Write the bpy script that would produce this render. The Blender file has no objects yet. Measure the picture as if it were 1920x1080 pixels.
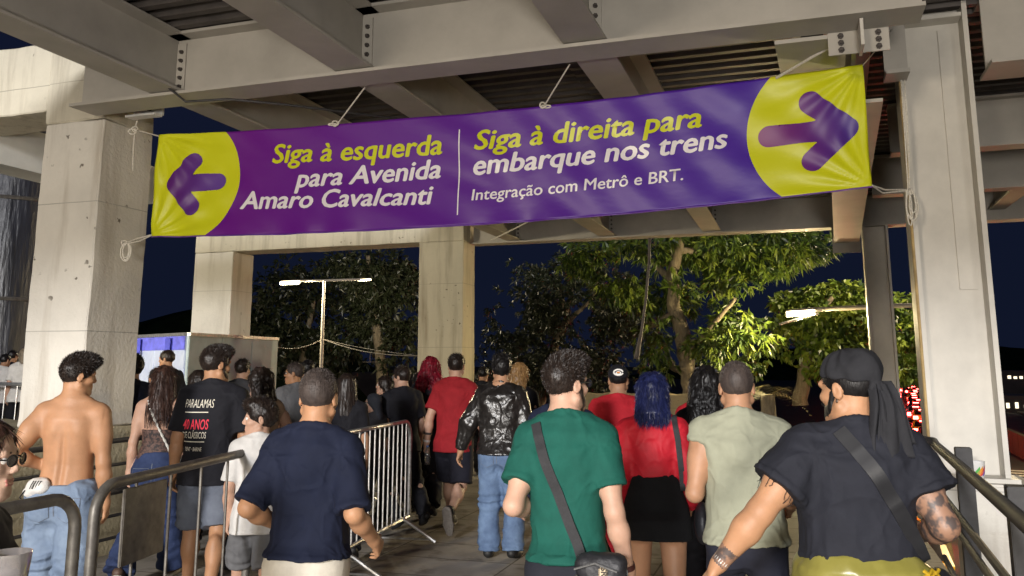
import bpy, bmesh, math, random
import numpy as np
from mathutils import Vector, Matrix
from mathutils.bvhtree import BVHTree

random.seed(7)
RNG = np.random.default_rng(11)
R = math.radians
scene = bpy.context.scene
COL = scene.collection

# ------------------------------------------------------------------ camera
FPX, PCX, PCY, PITCH, EYE, TH = 1600.0, 960.0, 405.0, R(9.75), 1.66, R(18.4)
cam_d = bpy.data.cameras.new('camera')
cam_d.sensor_width = 36.0
cam_d.lens = FPX / 1920 * 36.0
cam_d.shift_y = -(540 - PCY) / 1920
cam_d.clip_start, cam_d.clip_end = 0.05, 3000
cam = bpy.data.objects.new('camera', cam_d)
COL.objects.link(cam)
cam.location = (0, 0, EYE)
cam.rotation_euler = (R(90) + PITCH, 0, 0)
scene.camera = cam

# ------------------------------------------------------------------ sky and night lighting
SKY_STRENGTH = 0.15
world = bpy.data.worlds.new('World')
scene.world = world
world.use_nodes = True
wn = world.node_tree.nodes
sky = wn.new('ShaderNodeTexSky')
sky.sky_type = 'NISHITA'
sky.sun_disc = False
sky.sun_elevation = R(-4.0)
sky.sun_rotation = R(200)
sky.air_density = 1.0
sky.dust_density = 0.3
sky.ozone_density = 4.0
world.node_tree.links.new(sky.outputs[0], wn['Background'].inputs[0])
wn['Background'].inputs[1].default_value = SKY_STRENGTH
# the even navy glow a city night sky has on top of the last twilight
glow = wn.new('ShaderNodeBackground')
glow.inputs[0].default_value = (0.0046, 0.0070, 0.0185, 1)
glow.inputs[1].default_value = 1.0
addsh = wn.new('ShaderNodeAddShader')
world.node_tree.links.new(wn['Background'].outputs[0], addsh.inputs[0])
world.node_tree.links.new(glow.outputs[0], addsh.inputs[1])
world.node_tree.links.new(addsh.outputs[0], wn['World Output'].inputs[0])

scene.view_settings.view_transform = 'Standard'
scene.view_settings.look = 'None'
scene.view_settings.exposure = 0.12
scene.view_settings.gamma = 1.0
scene.render.engine = 'CYCLES'
scene.cycles.use_denoising = True
scene.cycles.max_bounces = 6
scene.cycles.diffuse_bounces = 3
scene.cycles.glossy_bounces = 3
scene.cycles.transparent_max_bounces = 6
scene.cycles.sample_clamp_indirect = 4.0
scene.cycles.caustics_reflective = False
scene.cycles.caustics_refractive = False


def lamp(name, kind, loc, target, power, color, size=0.3, angle=120, blend=0.6):
    d = bpy.data.lights.new(name, kind)
    d.energy = power
    d.color = color
    if kind == 'SPOT':
        d.spot_size = R(angle)
        d.spot_blend = blend
        d.shadow_soft_size = size
    elif kind == 'AREA':
        d.shape = 'DISK'
        d.size = size
        d.spread = R(angle)
    elif kind == 'SUN':
        d.angle = size
    else:
        d.shadow_soft_size = size
    o = bpy.data.objects.new(name, d)
    COL.objects.link(o)
    o.location = loc
    o.rotation_euler = (Vector(target) - Vector(loc)).to_track_quat('-Z', 'Y').to_euler()
    return o

WARM = (1.0, 0.86, 0.68)
NEUT = (1.0, 0.94, 0.86)
# floodlights on the station forecourt behind the photographer
lamp('floodlight', 'SPOT', (-8.5, -19.0, 7.2), (-2.0, 10, 1.2), 27000, (0.97, 0.96, 0.97), 1.3, 70)
lamp('floodlight', 'SPOT', (-6.5, -8.0, 3.3), (-2.4, 8, 1.2), 2400, WARM, 0.8, 80)
lamp('floodlight', 'SPOT', (4.2, -7.5, 3.0), (0.6, 8, 1.4), 600, NEUT, 0.9, 80)
lamp('floodlight', 'SPOT', (-1.0, -7.0, 0.7), (-0.6, 6, 4.2), 2500, NEUT, 0.8, 110)
# a floodlight on the left, out of the picture, washing the far concrete portal
lamp('floodlight', 'SPOT', (-9.6, 7.2, 3.3), (-4.2, 16.5, 2.9), 2000, (1.0, .88, .62), 0.25, 75)
# a street lamp beyond the canopy, hidden by the near steel column
lamp('street_light', 'POINT', (11.2, 21.4, 6.0), (11.2, 21.4, 0), 2200, (1.0, .80, .50), .2)
# the night glow of the city: a faint, wide sun
lamp('moon', 'SUN', (0, 0, 60), (-20, 40, 0), 0.02, (0.75, 0.85, 1.0), R(10))

# ------------------------------------------------------------------ helpers: pixels of the photograph to places, the canopy's own axes

def ray(px, py):
    cx, cy = (px - PCX) / FPX, -(py - PCY) / FPX
    return Vector((cx, math.cos(PITCH) - cy * math.sin(PITCH), math.sin(PITCH) + cy * math.cos(PITCH)))

def at(px, py, Y):
    d = ray(px, py)
    return d * (Y / d.y) + Vector((0, 0, EYE))

def atz(px, py, z):
    d = ray(px, py)
    return d * ((z - EYE) / d.z) + Vector((0, 0, EYE))

CT, ST = math.cos(TH), math.sin(TH)

def P(a, b, z=0.0):
    return Vector((a * CT + b * ST, -a * ST + b * CT, z))

def AB(p):
    return (p[0] * CT - p[1] * ST, p[0] * ST + p[1] * CT)

# ------------------------------------------------------------------ materials
MATS = {}

def mat(key, color, rough=0.8, var=0.15, scale=8.0, bump=0.0, bscale=40.0, metal=0.0, emit=None, estr=0.0,
        color2=None, detail=4.0, spec=0.5, sheen=0.0, coat=0.0, stretch=None, bdist=0.01, trans=0.0, thresh=None):
    if key in MATS:
        return MATS[key]
    m = bpy.data.materials.new(key)
    MATS[key] = m
    m.use_nodes = True
    nt = m.node_tree
    b = nt.nodes['Principled BSDF']
    c = tuple(color) + (1.0,)
    b.inputs['Roughness'].default_value = rough
    b.inputs['Metallic'].default_value = metal
    b.inputs['Specular IOR Level'].default_value = spec
    b.inputs['Sheen Weight'].default_value = sheen
    b.inputs['Coat Weight'].default_value = coat
    if trans:
        b.inputs['Transmission Weight'].default_value = trans
    tc = nt.nodes.new('ShaderNodeTexCoord')
    src = tc.outputs['Object']
    if stretch:
        mp = nt.nodes.new('ShaderNodeMapping')
        mp.inputs['Scale'].default_value = stretch
        nt.links.new(src, mp.inputs[0])
        src = mp.outputs[0]
    if var > 0 or color2:
        n = nt.nodes.new('ShaderNodeTexNoise')
        n.inputs['Scale'].default_value = scale
        n.inputs['Detail'].default_value = detail
        n.inputs['Roughness'].default_value = 0.62
        nt.links.new(src, n.inputs['Vector'])
        r = nt.nodes.new('ShaderNodeValToRGB')
        lo, hi = thresh if thresh else (0.32, 0.68)
        r.color_ramp.elements[0].position = lo
        r.color_ramp.elements[1].position = hi
        if color2:
            r.color_ramp.elements[0].color = tuple(color2) + (1.0,)
            r.color_ramp.elements[1].color = c
        else:
            r.color_ramp.elements[0].color = tuple(x * (1 - var) for x in color) + (1.0,)
            r.color_ramp.elements[1].color = tuple(min(1, x * (1 + var)) for x in color) + (1.0,)
        nt.links.new(n.outputs['Fac'], r.inputs[0])
        nt.links.new(r.outputs[0], b.inputs['Base Color'])
    else:
        b.inputs['Base Color'].default_value = c
    if bump > 0:
        n2 = nt.nodes.new('ShaderNodeTexNoise')
        n2.inputs['Scale'].default_value = bscale
        n2.inputs['Detail'].default_value = 5.0
        nt.links.new(src, n2.inputs['Vector'])
        bp = nt.nodes.new('ShaderNodeBump')
        bp.inputs['Strength'].default_value = bump
        bp.inputs['Distance'].default_value = bdist
        nt.links.new(n2.outputs['Fac'], bp.inputs['Height'])
        nt.links.new(bp.outputs[0], b.inputs['Normal'])
    if emit:
        b.inputs['Emission Color'].default_value = tuple(emit) + (1.0,)
        b.inputs['Emission Strength'].default_value = estr
    return m

# ------------------------------------------------------------------ mesh and object helpers

def mesh_from(name, V, F, smooth=False, uv=None):
    me = bpy.data.meshes.new(name)
    V = np.asarray(V, np.float32)
    if isinstance(F, np.ndarray):
        k = F.shape[1]
        me.vertices.add(len(V))
        me.vertices.foreach_set('co', V.ravel())
        me.loops.add(F.size)
        me.loops.foreach_set('vertex_index', F.astype(np.int32).ravel())
        me.polygons.add(len(F))
        me.polygons.foreach_set('loop_start', np.arange(0, F.size, k, dtype=np.int32))
        me.update(calc_edges=True)
    else:
        me.from_pydata([tuple(map(float, v)) for v in V], [], F)
        me.update()
    if smooth:
        me.polygons.foreach_set('use_smooth', np.ones(len(me.polygons), bool))
    return me

def link(name, me, m=None, parent=None):
    o = bpy.data.objects.new(name, me)
    COL.objects.link(o)
    if m is not None and me is not None:
        for q in (m if isinstance(m, (list, tuple)) else [m]):
            me.materials.append(q)
    if parent is not None:
        o.parent = parent
    return o

def tag(o, label, cat, group=None, kind=None):
    if kind:
        o['kind'] = kind
    if label:
        o['label'] = label
    if cat:
        o['category'] = cat
    if group:
        o['group'] = group
    return o

def empty(name, loc, label, cat, group=None, rz=0.0):
    o = bpy.data.objects.new(name, None)
    COL.objects.link(o)
    o.empty_display_size = 0.2
    o.location = loc
    o.rotation_euler = (0, 0, rz)
    return tag(o, label, cat, group)

def struct(name, me, m):
    o = link(name, me, m)
    o['kind'] = 'structure'
    return o

class MB:
    """collects boxes, bars and tubes for ONE mesh"""
    def __init__(s):
        s.V, s.F = [], []
    def add(s, vs, fs):
        n = len(s.V)
        s.V += [Vector(v) for v in vs]
        s.F += [[i + n for i in f] for f in fs]
    def box8(s, p):
        s.add(p, [(0, 3, 2, 1), (4, 5, 6, 7), (0, 1, 5, 4), (1, 2, 6, 5), (2, 3, 7, 6), (3, 0, 4, 7)])
    def box(s, lo, hi, f=None):
        (x0, y0, z0), (x1, y1, z1) = lo, hi
        c = [(x0, y0, z0), (x1, y0, z0), (x1, y1, z0), (x0, y1, z0), (x0, y0, z1), (x1, y0, z1), (x1, y1, z1), (x0, y1, z1)]
        s.box8([f(*q) for q in c] if f else c)
    def tube(s, pts, r, n=8, r2=None, cap=True, flat=None):
        pts = [Vector(p) for p in pts]
        m = len(pts)
        rings = []
        up = None
        for i, p in enumerate(pts):
            t = (pts[min(i + 1, m - 1)] - pts[max(i - 1, 0)]).normalized()
            if up is None:
                up = t.orthogonal().normalized()
            up = (up - t * up.dot(t))
            up = up.normalized() if up.length > 1e-6 else t.orthogonal().normalized()
            sd = t.cross(up)
            rr = r if not callable(r) else r(i / max(1, m - 1))
            if r2 is not None:
                rr = r + (r2 - r) * i / max(1, m - 1)
            rings.append([p + (up * math.cos(2 * math.pi * k / n) + sd * math.sin(2 * math.pi * k / n)) * rr for k in range(n)])
        base = len(s.V)
        for g in rings:
            s.V += g
        for i in range(m - 1):
            for k in range(n):
                a, b = base + i * n + k, base + i * n + (k + 1) % n
                s.F.append([a, b, b + n, a + n])
        if cap:
            s.F.append([base + k for k in reversed(range(n))])
            s.F.append([base + (m - 1) * n + k for k in range(n)])
    def build(s, name, m, parent=None, smooth=False, bevel=0.0):
        me = bpy.data.meshes.new(name)
        me.from_pydata([tuple(v) for v in s.V], [], s.F)
        if bevel > 0:
            bm = bmesh.new()
            bm.from_mesh(me)
            bmesh.ops.bevel(bm, geom=[e for e in bm.edges if e.is_manifold and e.calc_face_angle(0) > 0.5], offset=bevel, segments=2, affect='EDGES', clamp_overlap=True)
            bm.to_mesh(me)
            bm.free()
        me.update()
        if smooth:
            me.polygons.foreach_set('use_smooth', np.ones(len(me.polygons), bool))
            me.set_sharp_from_angle(angle=R(40))
        return link(name, me, m, parent)

# ------------------------------------------------------------------ noise
_TAB = RNG.random(65536).astype(np.float32)

def vnoise(Q, seed=0):
    Q = np.asarray(Q, np.float32)
    i = np.floor(Q).astype(np.int64)
    f = Q - i
    f = f * f * (3 - 2 * f)
    out = np.zeros(len(Q), np.float32)
    for dx in (0, 1):
        for dy in (0, 1):
            for dz in (0, 1):
                h = ((i[:, 0] + dx) * 73856093) ^ ((i[:, 1] + dy) * 19349663) ^ ((i[:, 2] + dz) * 83492791) ^ (seed * 2654435761)
                w = (f[:, 0] if dx else 1 - f[:, 0]) * (f[:, 1] if dy else 1 - f[:, 1]) * (f[:, 2] if dz else 1 - f[:, 2])
                out += w * _TAB[(h ^ (h >> 15)) & 0xffff]
    return out * 2 - 1

def fbm(Q, seed=0, o=3):
    Q = np.asarray(Q, np.float32)
    s, a = 0, 1.0
    for k in range(o):
        s = s + a * vnoise(Q * (2 ** k) + 17.3 * k, seed + k)
        a *= 0.5
    return s

# ------------------------------------------------------------------ implicit surfaces (smooth unions, meshed by surface nets)
class Field:
    def __init__(s, lo, hi, h):
        s.h = h
        s.ax = [np.arange(lo[i] - 2 * h, hi[i] + 3 * h, h, dtype=np.float32) for i in range(3)]
        s.D = np.full([len(a) for a in s.ax], 0.5, np.float32)
    def sl(s, lo, hi):
        r = []
        for i in range(3):
            a = s.ax[i]
            i0 = max(0, int((lo[i] - a[0]) / s.h) - 1)
            i1 = min(len(a), int((hi[i] - a[0]) / s.h) + 3)
            if i1 <= i0:
                return None
            r.append(slice(i0, i1))
        return tuple(r)
    def coords(s, q):
        return s.ax[0][q[0]][:, None, None], s.ax[1][q[1]][None, :, None], s.ax[2][q[2]][None, None, :]
    def put(s, prim, k=0.02, op='u'):
        fn, lo, hi = prim
        m = max(k, 0.0) + 3 * s.h
        q = s.sl([v - m for v in lo], [v + m for v in hi])
        if q is None:
            return
        d = fn(*s.coords(q)).astype(np.float32)
        A = s.D[q]
        if op == 'u':
            if k > 0:
                h = np.maximum(k - np.abs(A - d), 0) / k
                s.D[q] = np.minimum(A, d) - h * h * k * 0.25
            else:
                s.D[q] = np.minimum(A, d)
        elif op == 's':
            d = -d
            if k > 0:
                h = np.maximum(k - np.abs(A - d), 0) / k
                s.D[q] = np.maximum(A, d) + h * h * k * 0.25
            else:
                s.D[q] = np.maximum(A, d)
    def mesh(s):
        D, (X, Y, Z) = s.D, s.ax
        ins = D < 0
        c = [ins[i:D.shape[0] - 1 + i, j:D.shape[1] - 1 + j, k:D.shape[2] - 1 + k] for i in (0, 1) for j in (0, 1) for k in (0, 1)]
        any_ = c[0].copy()
        all_ = c[0].copy()
        for q in c[1:]:
            any_ |= q
            all_ &= q
        act = np.argwhere(any_ & ~all_)
        if len(act) == 0:
            return np.zeros((0, 3), np.float32), np.zeros((0, 4), np.int32)
        vid = np.full(any_.shape, -1, np.int32)
        vid[act[:, 0], act[:, 1], act[:, 2]] = np.arange(len(act))
        i, j, k = act.T
        cv = {(a, b, e): D[i + a, j + b, k + e] for a in (0, 1) for b in (0, 1) for e in (0, 1)}
        acc = np.zeros((len(act), 3), np.float32)
        cnt = np.zeros(len(act), np.float32)
        cs = list(cv)
        for p in cs:
            for ax in range(3):
                if p[ax] == 0:
                    q = list(p)
                    q[ax] = 1
                    v0, v1 = cv[p], cv[tuple(q)]
                    x = (v0 < 0) != (v1 < 0)
                    t = np.where(x, v0 / np.where(x, v0 - v1, 1), 0)
                    pos = np.tile(np.array(p, np.float32), (len(act), 1))
                    pos[:, ax] = t
                    acc += pos * x[:, None]
                    cnt += x
        acc /= np.maximum(cnt, 1)[:, None]
        V = np.stack([X[i], Y[j], Z[k]], 1) + acc * s.h
        Fs = []
        n0, n1, n2 = D.shape
        for ax in range(3):
            u, w = [(1, 2), (2, 0), (0, 1)][ax]
            s0 = [slice(None)] * 3
            s1 = [slice(None)] * 3
            s0[ax] = slice(0, D.shape[ax] - 1)
            s1[ax] = slice(1, None)
            for e in (u, w):
                s0[e] = slice(1, D.shape[e] - 1)
                s1[e] = slice(1, D.shape[e] - 1)
            A, B = ins[tuple(s0)], ins[tuple(s1)]
            for flip, msk in ((False, A & ~B), (True, ~A & B)):
                e = np.argwhere(msk)
                if len(e) == 0:
                    continue
                e[:, u] += 1
                e[:, w] += 1
                def cell(du, dw):
                    g = e.copy()
                    g[:, u] += du
                    g[:, w] += dw
                    return vid[g[:, 0], g[:, 1], g[:, 2]]
                qd = np.stack([cell(-1, -1), cell(0, -1), cell(0, 0), cell(-1, 0)], 1)
                Fs.append(qd[:, ::-1] if flip else qd)
        Fq = np.concatenate(Fs)
        Fq = Fq[(Fq >= 0).all(1)]
        return V, Fq

def vnormals(V, F):
    a, b, c, d = V[F[:, 0]], V[F[:, 1]], V[F[:, 2]], V[F[:, 3]]
    n = np.cross(c - a, d - b)
    N = np.zeros_like(V)
    for k in range(4):
        for x in range(3):
            N[:, x] += np.bincount(F[:, k], n[:, x], len(V)).astype(np.float32)
    return N / np.maximum(np.linalg.norm(N, axis=1), 1e-9)[:, None]

def relax(V, F, it=1, w=0.5):
    for _ in range(it):
        S = np.zeros_like(V)
        C = np.zeros(len(V), np.float32)
        for k in range(4):
            a, b = F[:, k], F[:, (k + 1) % 4]
            for x in range(3):
                S[:, x] += np.bincount(a, V[b, x], len(V)) + np.bincount(b, V[a, x], len(V))
            C += np.bincount(a, minlength=len(V)) + np.bincount(b, minlength=len(V))
        V = V * (1 - w) + S / np.maximum(C, 1)[:, None] * w
    return V.astype(np.float32)

def cone(a, b, ra, rb, flat_a=False, flat_b=False):
    a, b = np.array(a, np.float32), np.array(b, np.float32)
    ba = b - a
    L2 = float(ba @ ba) + 1e-12
    L = math.sqrt(L2)
    def fn(x, y, z):
        px, py, pz = x - a[0], y - a[1], z - a[2]
        tt = (px * ba[0] + py * ba[1] + pz * ba[2]) / L2
        t = np.clip(tt, 0, 1)
        d = np.sqrt((px - t * ba[0]) ** 2 + (py - t * ba[1]) ** 2 + (pz - t * ba[2]) ** 2) - (ra + (rb - ra) * t)
        if flat_b:
            d = np.maximum(d, (tt - 1) * L)
        if flat_a:
            d = np.maximum(d, -tt * L)
        return d
    r = max(ra, rb)
    return fn, np.minimum(a, b) - r, np.maximum(a, b) + r

def ell(c, r, M=None):
    """ellipsoid with centre c and radii r in the frame M (4x4) if given"""
    r = np.array(r, np.float32)
    if M is None:
        M = Matrix.Identity(4)
    Mi = M.inverted()
    Ai = np.array(Mi.to_3x3(), np.float32)
    ti = np.array(Mi.translation, np.float32)
    c = np.array(c, np.float32)
    def fn(x, y, z):
        lx = (Ai[0, 0] * x + Ai[0, 1] * y + Ai[0, 2] * z + ti[0] - c[0]) / r[0]
        ly = (Ai[1, 0] * x + Ai[1, 1] * y + Ai[1, 2] * z + ti[1] - c[1]) / r[1]
        lz = (Ai[2, 0] * x + Ai[2, 1] * y + Ai[2, 2] * z + ti[2] - c[2]) / r[2]
        k0 = np.sqrt(lx * lx + ly * ly + lz * lz)
        k1 = np.sqrt((lx / r[0]) ** 2 + (ly / r[1]) ** 2 + (lz / r[2]) ** 2)
        return k0 * (k0 - 1) / np.maximum(k1, 1e-6)
    w = np.array(M @ Vector(c))
    A = np.array(M.to_3x3())
    e = np.sqrt(((A * r[None, :]) ** 2).sum(1))
    return fn, w - e, w + e

def loft(M, zs, ws, ds, ys, n=2.4, xs=None):
    """body of varying oval section along the local z of the frame M, flat at both ends"""
    zs, ws, ds, ys = [np.array(q, np.float32) for q in (zs, ws, ds, ys)]
    xs = np.zeros_like(zs) if xs is None else np.array(xs, np.float32)
    Mi = M.inverted()
    Ai = np.array(Mi.to_3x3(), np.float32)
    ti = np.array(Mi.translation, np.float32)
    zz = np.linspace(zs[0], zs[-1], 200)
    def sm(q):
        v = np.interp(zz, zs, q)
        kk = np.array([1, 2, 3, 4, 3, 2, 1.0]) / 16
        return np.convolve(np.pad(v, 3, mode='edge'), kk, 'valid').astype(np.float32)
    W, Dp, Yc, Xc = sm(ws), sm(ds), sm(ys), sm(xs)
    def fn(x, y, z):
        lx = Ai[0, 0] * x + Ai[0, 1] * y + Ai[0, 2] * z + ti[0]
        ly = Ai[1, 0] * x + Ai[1, 1] * y + Ai[1, 2] * z + ti[1]
        lz = Ai[2, 0] * x + Ai[2, 1] * y + Ai[2, 2] * z + ti[2]
        t = np.clip((lz - zs[0]) / (zs[-1] - zs[0]) * 199, 0, 198.999)
        i = t.astype(np.int32)
        f = t - i
        w = W[i] + (W[i + 1] - W[i]) * f
        d_ = Dp[i] + (Dp[i + 1] - Dp[i]) * f
        yc = Yc[i] + (Yc[i + 1] - Yc[i]) * f
        xc = Xc[i] + (Xc[i + 1] - Xc[i]) * f
        k = (np.abs((lx - xc) / w) ** n + np.abs((ly - yc) / d_) ** n) ** (1 / n)
        r = np.minimum(w, d_)
        d = (k - 1) * r
        return np.maximum(d, np.maximum(lz - zs[-1], zs[0] - lz))
    mx, my = float(ws.max() + np.abs(xs).max()), float((ds + np.abs(ys)).max())
    cs = [M @ Vector((sx * mx, sy * my, sz)) for sx in (-1, 1) for sy in (-1, 1) for sz in (float(zs[0]), float(zs[-1]))]
    cs = np.array([list(c) for c in cs])
    return fn, cs.min(0), cs.max(0)

def half(o, nrm, lo, hi):
    """half-space to cut with: everything on the side the normal points to, within a box"""
    o, nrm = np.array(o, np.float32), np.array(Vector(nrm).normalized(), np.float32)
    def fn(x, y, z):
        return -((x - o[0]) * nrm[0] + (y - o[1]) * nrm[1] + (z - o[2]) * nrm[2])
    return fn, np.array(lo), np.array(hi)

def build_field(prims, h):
    """prims: list of (prim, k, op)"""
    lo = np.min([p[0][1] for p in prims if p[2] == 'u'], axis=0)
    hi = np.max([p[0][2] for p in prims if p[2] == 'u'], axis=0)
    f = Field(lo - 0.02, hi + 0.02, h)
    for p, k, op in prims:
        f.put(p, k, op)
    return f.mesh()

# ------------------------------------------------------------------ people
SKINS = {'tan': (0.40, 0.215, 0.125), 'fair': (0.50, 0.30, 0.21), 'warm': (0.42, 0.22, 0.118), 'brown': (0.27, 0.14, 0.085), 'light': (0.58, 0.38, 0.28)}

def skin_mat(k):
    m = mat('skin_' + k, SKINS[k], rough=0.52, var=0.13, scale=8, detail=12, bump=0.25, bscale=120, spec=0.35, bdist=0.003)
    b = m.node_tree.nodes['Principled BSDF']
    b.inputs['Subsurface Weight'].default_value = 0.06
    b.inputs['Subsurface Radius'].default_value = (0.02, 0.008, 0.004)
    return m

def hair_mat(key, c, c2=None, rough=0.42):
    return mat('hair_' + key, c, rough=rough, color2=c2 or tuple(x * 0.35 for x in c), scale=60, stretch=(1, 1, 0.12), bump=0.5, bscale=140, spec=0.4, bdist=0.004)

def cloth(key, c, var=0.10, rough=0.85, scale=14, bump=0.25, bscale=22, **kw):
    return mat('cloth_' + key, c, rough=rough, var=var, scale=scale, bump=bump, bscale=bscale, spec=0.25, sheen=kw.pop('sheen', 0.0), bdist=kw.pop('bdist', 0.012), **kw)

def denim(key, c, c2):
    return mat('denim_' + key, c, rough=0.8, color2=c2, scale=5, detail=8, bump=0.35, bscale=26, spec=0.2, bdist=0.012)

def tri_fuzz(V, N, idx, direc, length, width, rng):
    """thin tapered hairs standing on a surface: one triangle each"""
    p = V[idx] - N[idx] * 0.002
    d = direc / np.maximum(np.linalg.norm(direc, axis=1), 1e-6)[:, None]
    sd = np.cross(d, rng.normal(size=d.shape).astype(np.float32))
    sd /= np.maximum(np.linalg.norm(sd, axis=1), 1e-6)[:, None]
    L = np.broadcast_to(length * (0.6 + 0.8 * rng.random(len(idx))), (len(idx),))[:, None]
    a, b, c = p - sd * width, p + sd * width, p + d * L
    e = p + d * L * 0.55 + sd * width * 0.7
    # quad with a sharp end keeps the mesh all quads
    n = len(idx)
    VV = np.concatenate([a, b, e, c])
    i = np.arange(n)
    return VV, np.stack([i, i + n, i + 2 * n, i + 3 * n], 1)

def unit(v):
    return Vector(v).normalized()

BASE = [-.10, 0, .10, .20, .30, .40, .47, .53, .575]
BW_M = [.112, .160, .152, .140, .146, .160, .163, .138, .072]
BD_M = [.090, .112, .105, .098, .106, .118, .114, .085, .055]
BW_F = [.120, .178, .158, .124, .132, .150, .155, .130, .065]
BD_F = [.095, .118, .100, .086, .095, .112, .104, .075, .050]
BY = [-.01, -.012, .0, .006, .0, -.006, -.012, -.018, -.016]

PEOPLE = {}

def person(name_key, px, Y, label, H=1.75, rz=0.0, z0=0.0, wide=1.0, fem=False, lean=(3, 0, 0), head=(0, 0, 0), hs=1.0,
           L=(-5, 10, 20, 2), A=(-5, 10, 20, 2), lL=(18, 6, 3), lR=(-16, 22, 3), skin='tan', top=None, bottom=None,
           shoes=((0.02, 0.02, 0.022), None), hair=None, face=False, h=0.008, group='people in the crowd', belly=0.0, seed=None,
           hip=1.0, limb=1.0, back=False, x=None, curl=28):
    seed = seed if seed is not None else len(PEOPLE) + 3
    rng = np.random.default_rng(seed)
    S = H / 1.75
    hh = h / S
    X = (at(px, 680, Y).x if x is None else x)
    smat = skin_mat(skin)
    BW, BD = (np.array(BW_F), np.array(BD_F)) if fem else (np.array(BW_M), np.array(BD_M))
    BW, BD = BW * wide, BD * (0.5 + 0.5 * wide)
    BW[:4] *= hip
    BD[:3] *= 0.5 + 0.5 * hip
    BYc = np.array(BY)
    BD[2:6] += belly * 0.5
    BYc[2:6] += belly * 0.5
    lw = limb * (0.6 + 0.4 * wide) * (0.9 if fem else 1.0)
    # ---- legs
    legs = {}
    drop = []
    for s, (a, kb, ab) in ((-1, lL), (1, lR)):
        a, kb, ab = R(a), R(kb), R(ab)
        hipj = Vector((s * .088 * (0.5 + 0.5 * wide) * hip, 0, 0))
        d1 = Vector((s * math.sin(ab), math.sin(a) * math.cos(ab), -math.cos(a) * math.cos(ab)))
        d2 = Vector((s * math.sin(ab) * .5, math.sin(a - kb), -math.cos(a - kb))).normalized()
        kn = hipj + d1 * .43
        an = kn + d2 * .40
        legs[s] = [hipj, kn, an, d1, d2]
        drop.append(-an.z)
    pz = max(drop) + .08
    for s in legs:
        for i in range(3):
            legs[s][i] = legs[s][i] + Vector((0, 0, pz))
    T = Matrix.Translation((0, 0, pz)) @ Matrix.Rotation(-R(lean[0]), 4, 'X') @ Matrix.Rotation(R(lean[1]), 4, 'Y') @ Matrix.Rotation(R(lean[2]), 4, 'Z')
    T3 = T.to_3x3()
    sw_ = (.152 if fem else .167) * (0.35 + 0.65 * wide)
    arms = {}
    for s, (w, ab, eb, ab2) in ((-1, L), (1, A)):
        sh = T @ Vector((s * sw_, -.012, .498))
        w, ab, eb, ab2 = R(w), R(ab), R(eb), R(ab2)
        u = T3 @ Vector((s * math.sin(ab), math.sin(w) * math.cos(ab), -math.cos(w) * math.cos(ab)))
        f = T3 @ Vector((s * math.sin(ab2), math.sin(w + eb) * math.cos(ab2), -math.cos(w + eb) * math.cos(ab2)))
        el = sh + u * .285
        wr = el + f * .25
        arms[s] = (sh, el, wr, u, f)
    MH = Matrix.Translation(T @ Vector((0, .012, .725 + .0 * (hs - 1)))) @ T3.to_4x4() @ Matrix.Rotation(R(lean[0] * .8), 4, 'X') @ Matrix.Rotation(R(head[0]), 4, 'Z') @ Matrix.Rotation(-R(head[1]), 4, 'X') @ Matrix.Rotation(R(head[2]), 4, 'Y') @ Matrix.Diagonal((hs, hs, hs, 1))
    hp = lambda *p: MH @ Vector(p)
    # ---- body skin
    B = []
    u_ = lambda prim, k=.03: B.append((prim, k, 'u'))
    cut = lambda prim, k=.01: B.append((prim, k, 's'))
    u_(loft(T, BASE, BW, BD, BYc), 0)
    for s in (-1, 1):
        sh, el, wr, ud, fd = arms[s]
        u_(cone(T @ Vector((s * .03, -.028, .595)), T @ Vector((s * (sw_ - .03), -.016, .522)), .040, .046), .05)
        u_(cone(sh, sh + ud * .11, .060 * lw, .054 * lw), .05)
        u_(cone(sh + ud * .06, el, .052 * lw, .041 * lw), .03)
        u_(ell((sh + ud * .15) + T3 @ Vector((0, .008, 0)), (.05 * lw, .052 * lw, .085)), .03)
        u_(cone(el, el + fd * .09, .041 * lw, .044 * lw), .02)
        u_(cone(el + fd * .08, wr, .044 * lw, .027 * (0.4 + 0.6 * lw)), .02)
        hj, kn, an, d1, d2 = legs[s]
        u_(cone(hj, kn, .088 * lw, .056 * lw), .05)
        u_(cone(kn, kn + d2 * .15, .054 * lw, .052 * lw), .02)
        u_(ell(kn + d2 * .13 + Vector((0, -.018, .012)), (.05 * lw, .05 * lw, .10)), .03)
        u_(cone(kn + d2 * .12, an, .05 * lw, .036 * lw), .03)
        u_(cone(an, an - Vector((0, 0, .03)), .036 * lw, .036 * lw), .01)
        u_(ell(T @ Vector((s * .078 * hip, -.062, -.035)), (.085 * hip, .07, .085)), .04)
        # hand
        t = T3 @ (Vector((0, 1, 0)) if abs(fd.dot(T3 @ Vector((0, 1, 0)))) < .75 else Vector((0, 0, 1)))
        t = (t - fd * t.dot(fd)).normalized()
        n = fd.cross(t)
        if n.dot(T3 @ Vector((-s, 0, 0))) < 0:
            n = -n
        u_(cone(wr, wr + fd * .03, .027, .024), .02)
        c = R(curl)
        for i in range(4):
            K = wr + fd * (.086 - .004 * abs(i - 1)) + t * (.030 - .0205 * i)
            u_(cone(wr + fd * .02 + t * (.013 - .009 * i), K, .0145, .0112), .012)
            ln = (.040, .045, .041, .032)[i]
            ci = c * (1 + .12 * i)
            e1 = K + (fd * math.cos(ci) + n * math.sin(ci)) * ln + t * .002 * (1.5 - i)
            e2 = e1 + (fd * math.cos(2.1 * ci) + n * math.sin(2.1 * ci)) * ln * .85
            u_(cone(K, e1, .0102, .0088), .004)
            u_(cone(e1, e2, .0088, .0072), .003)
        b0 = wr + fd * .028 + t * .022
        b1 = b0 + (t * .62 + fd * .75 + n * .25).normalized() * .04
        u_(cone(b0, b1, .0155, .0115), .012)
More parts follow.
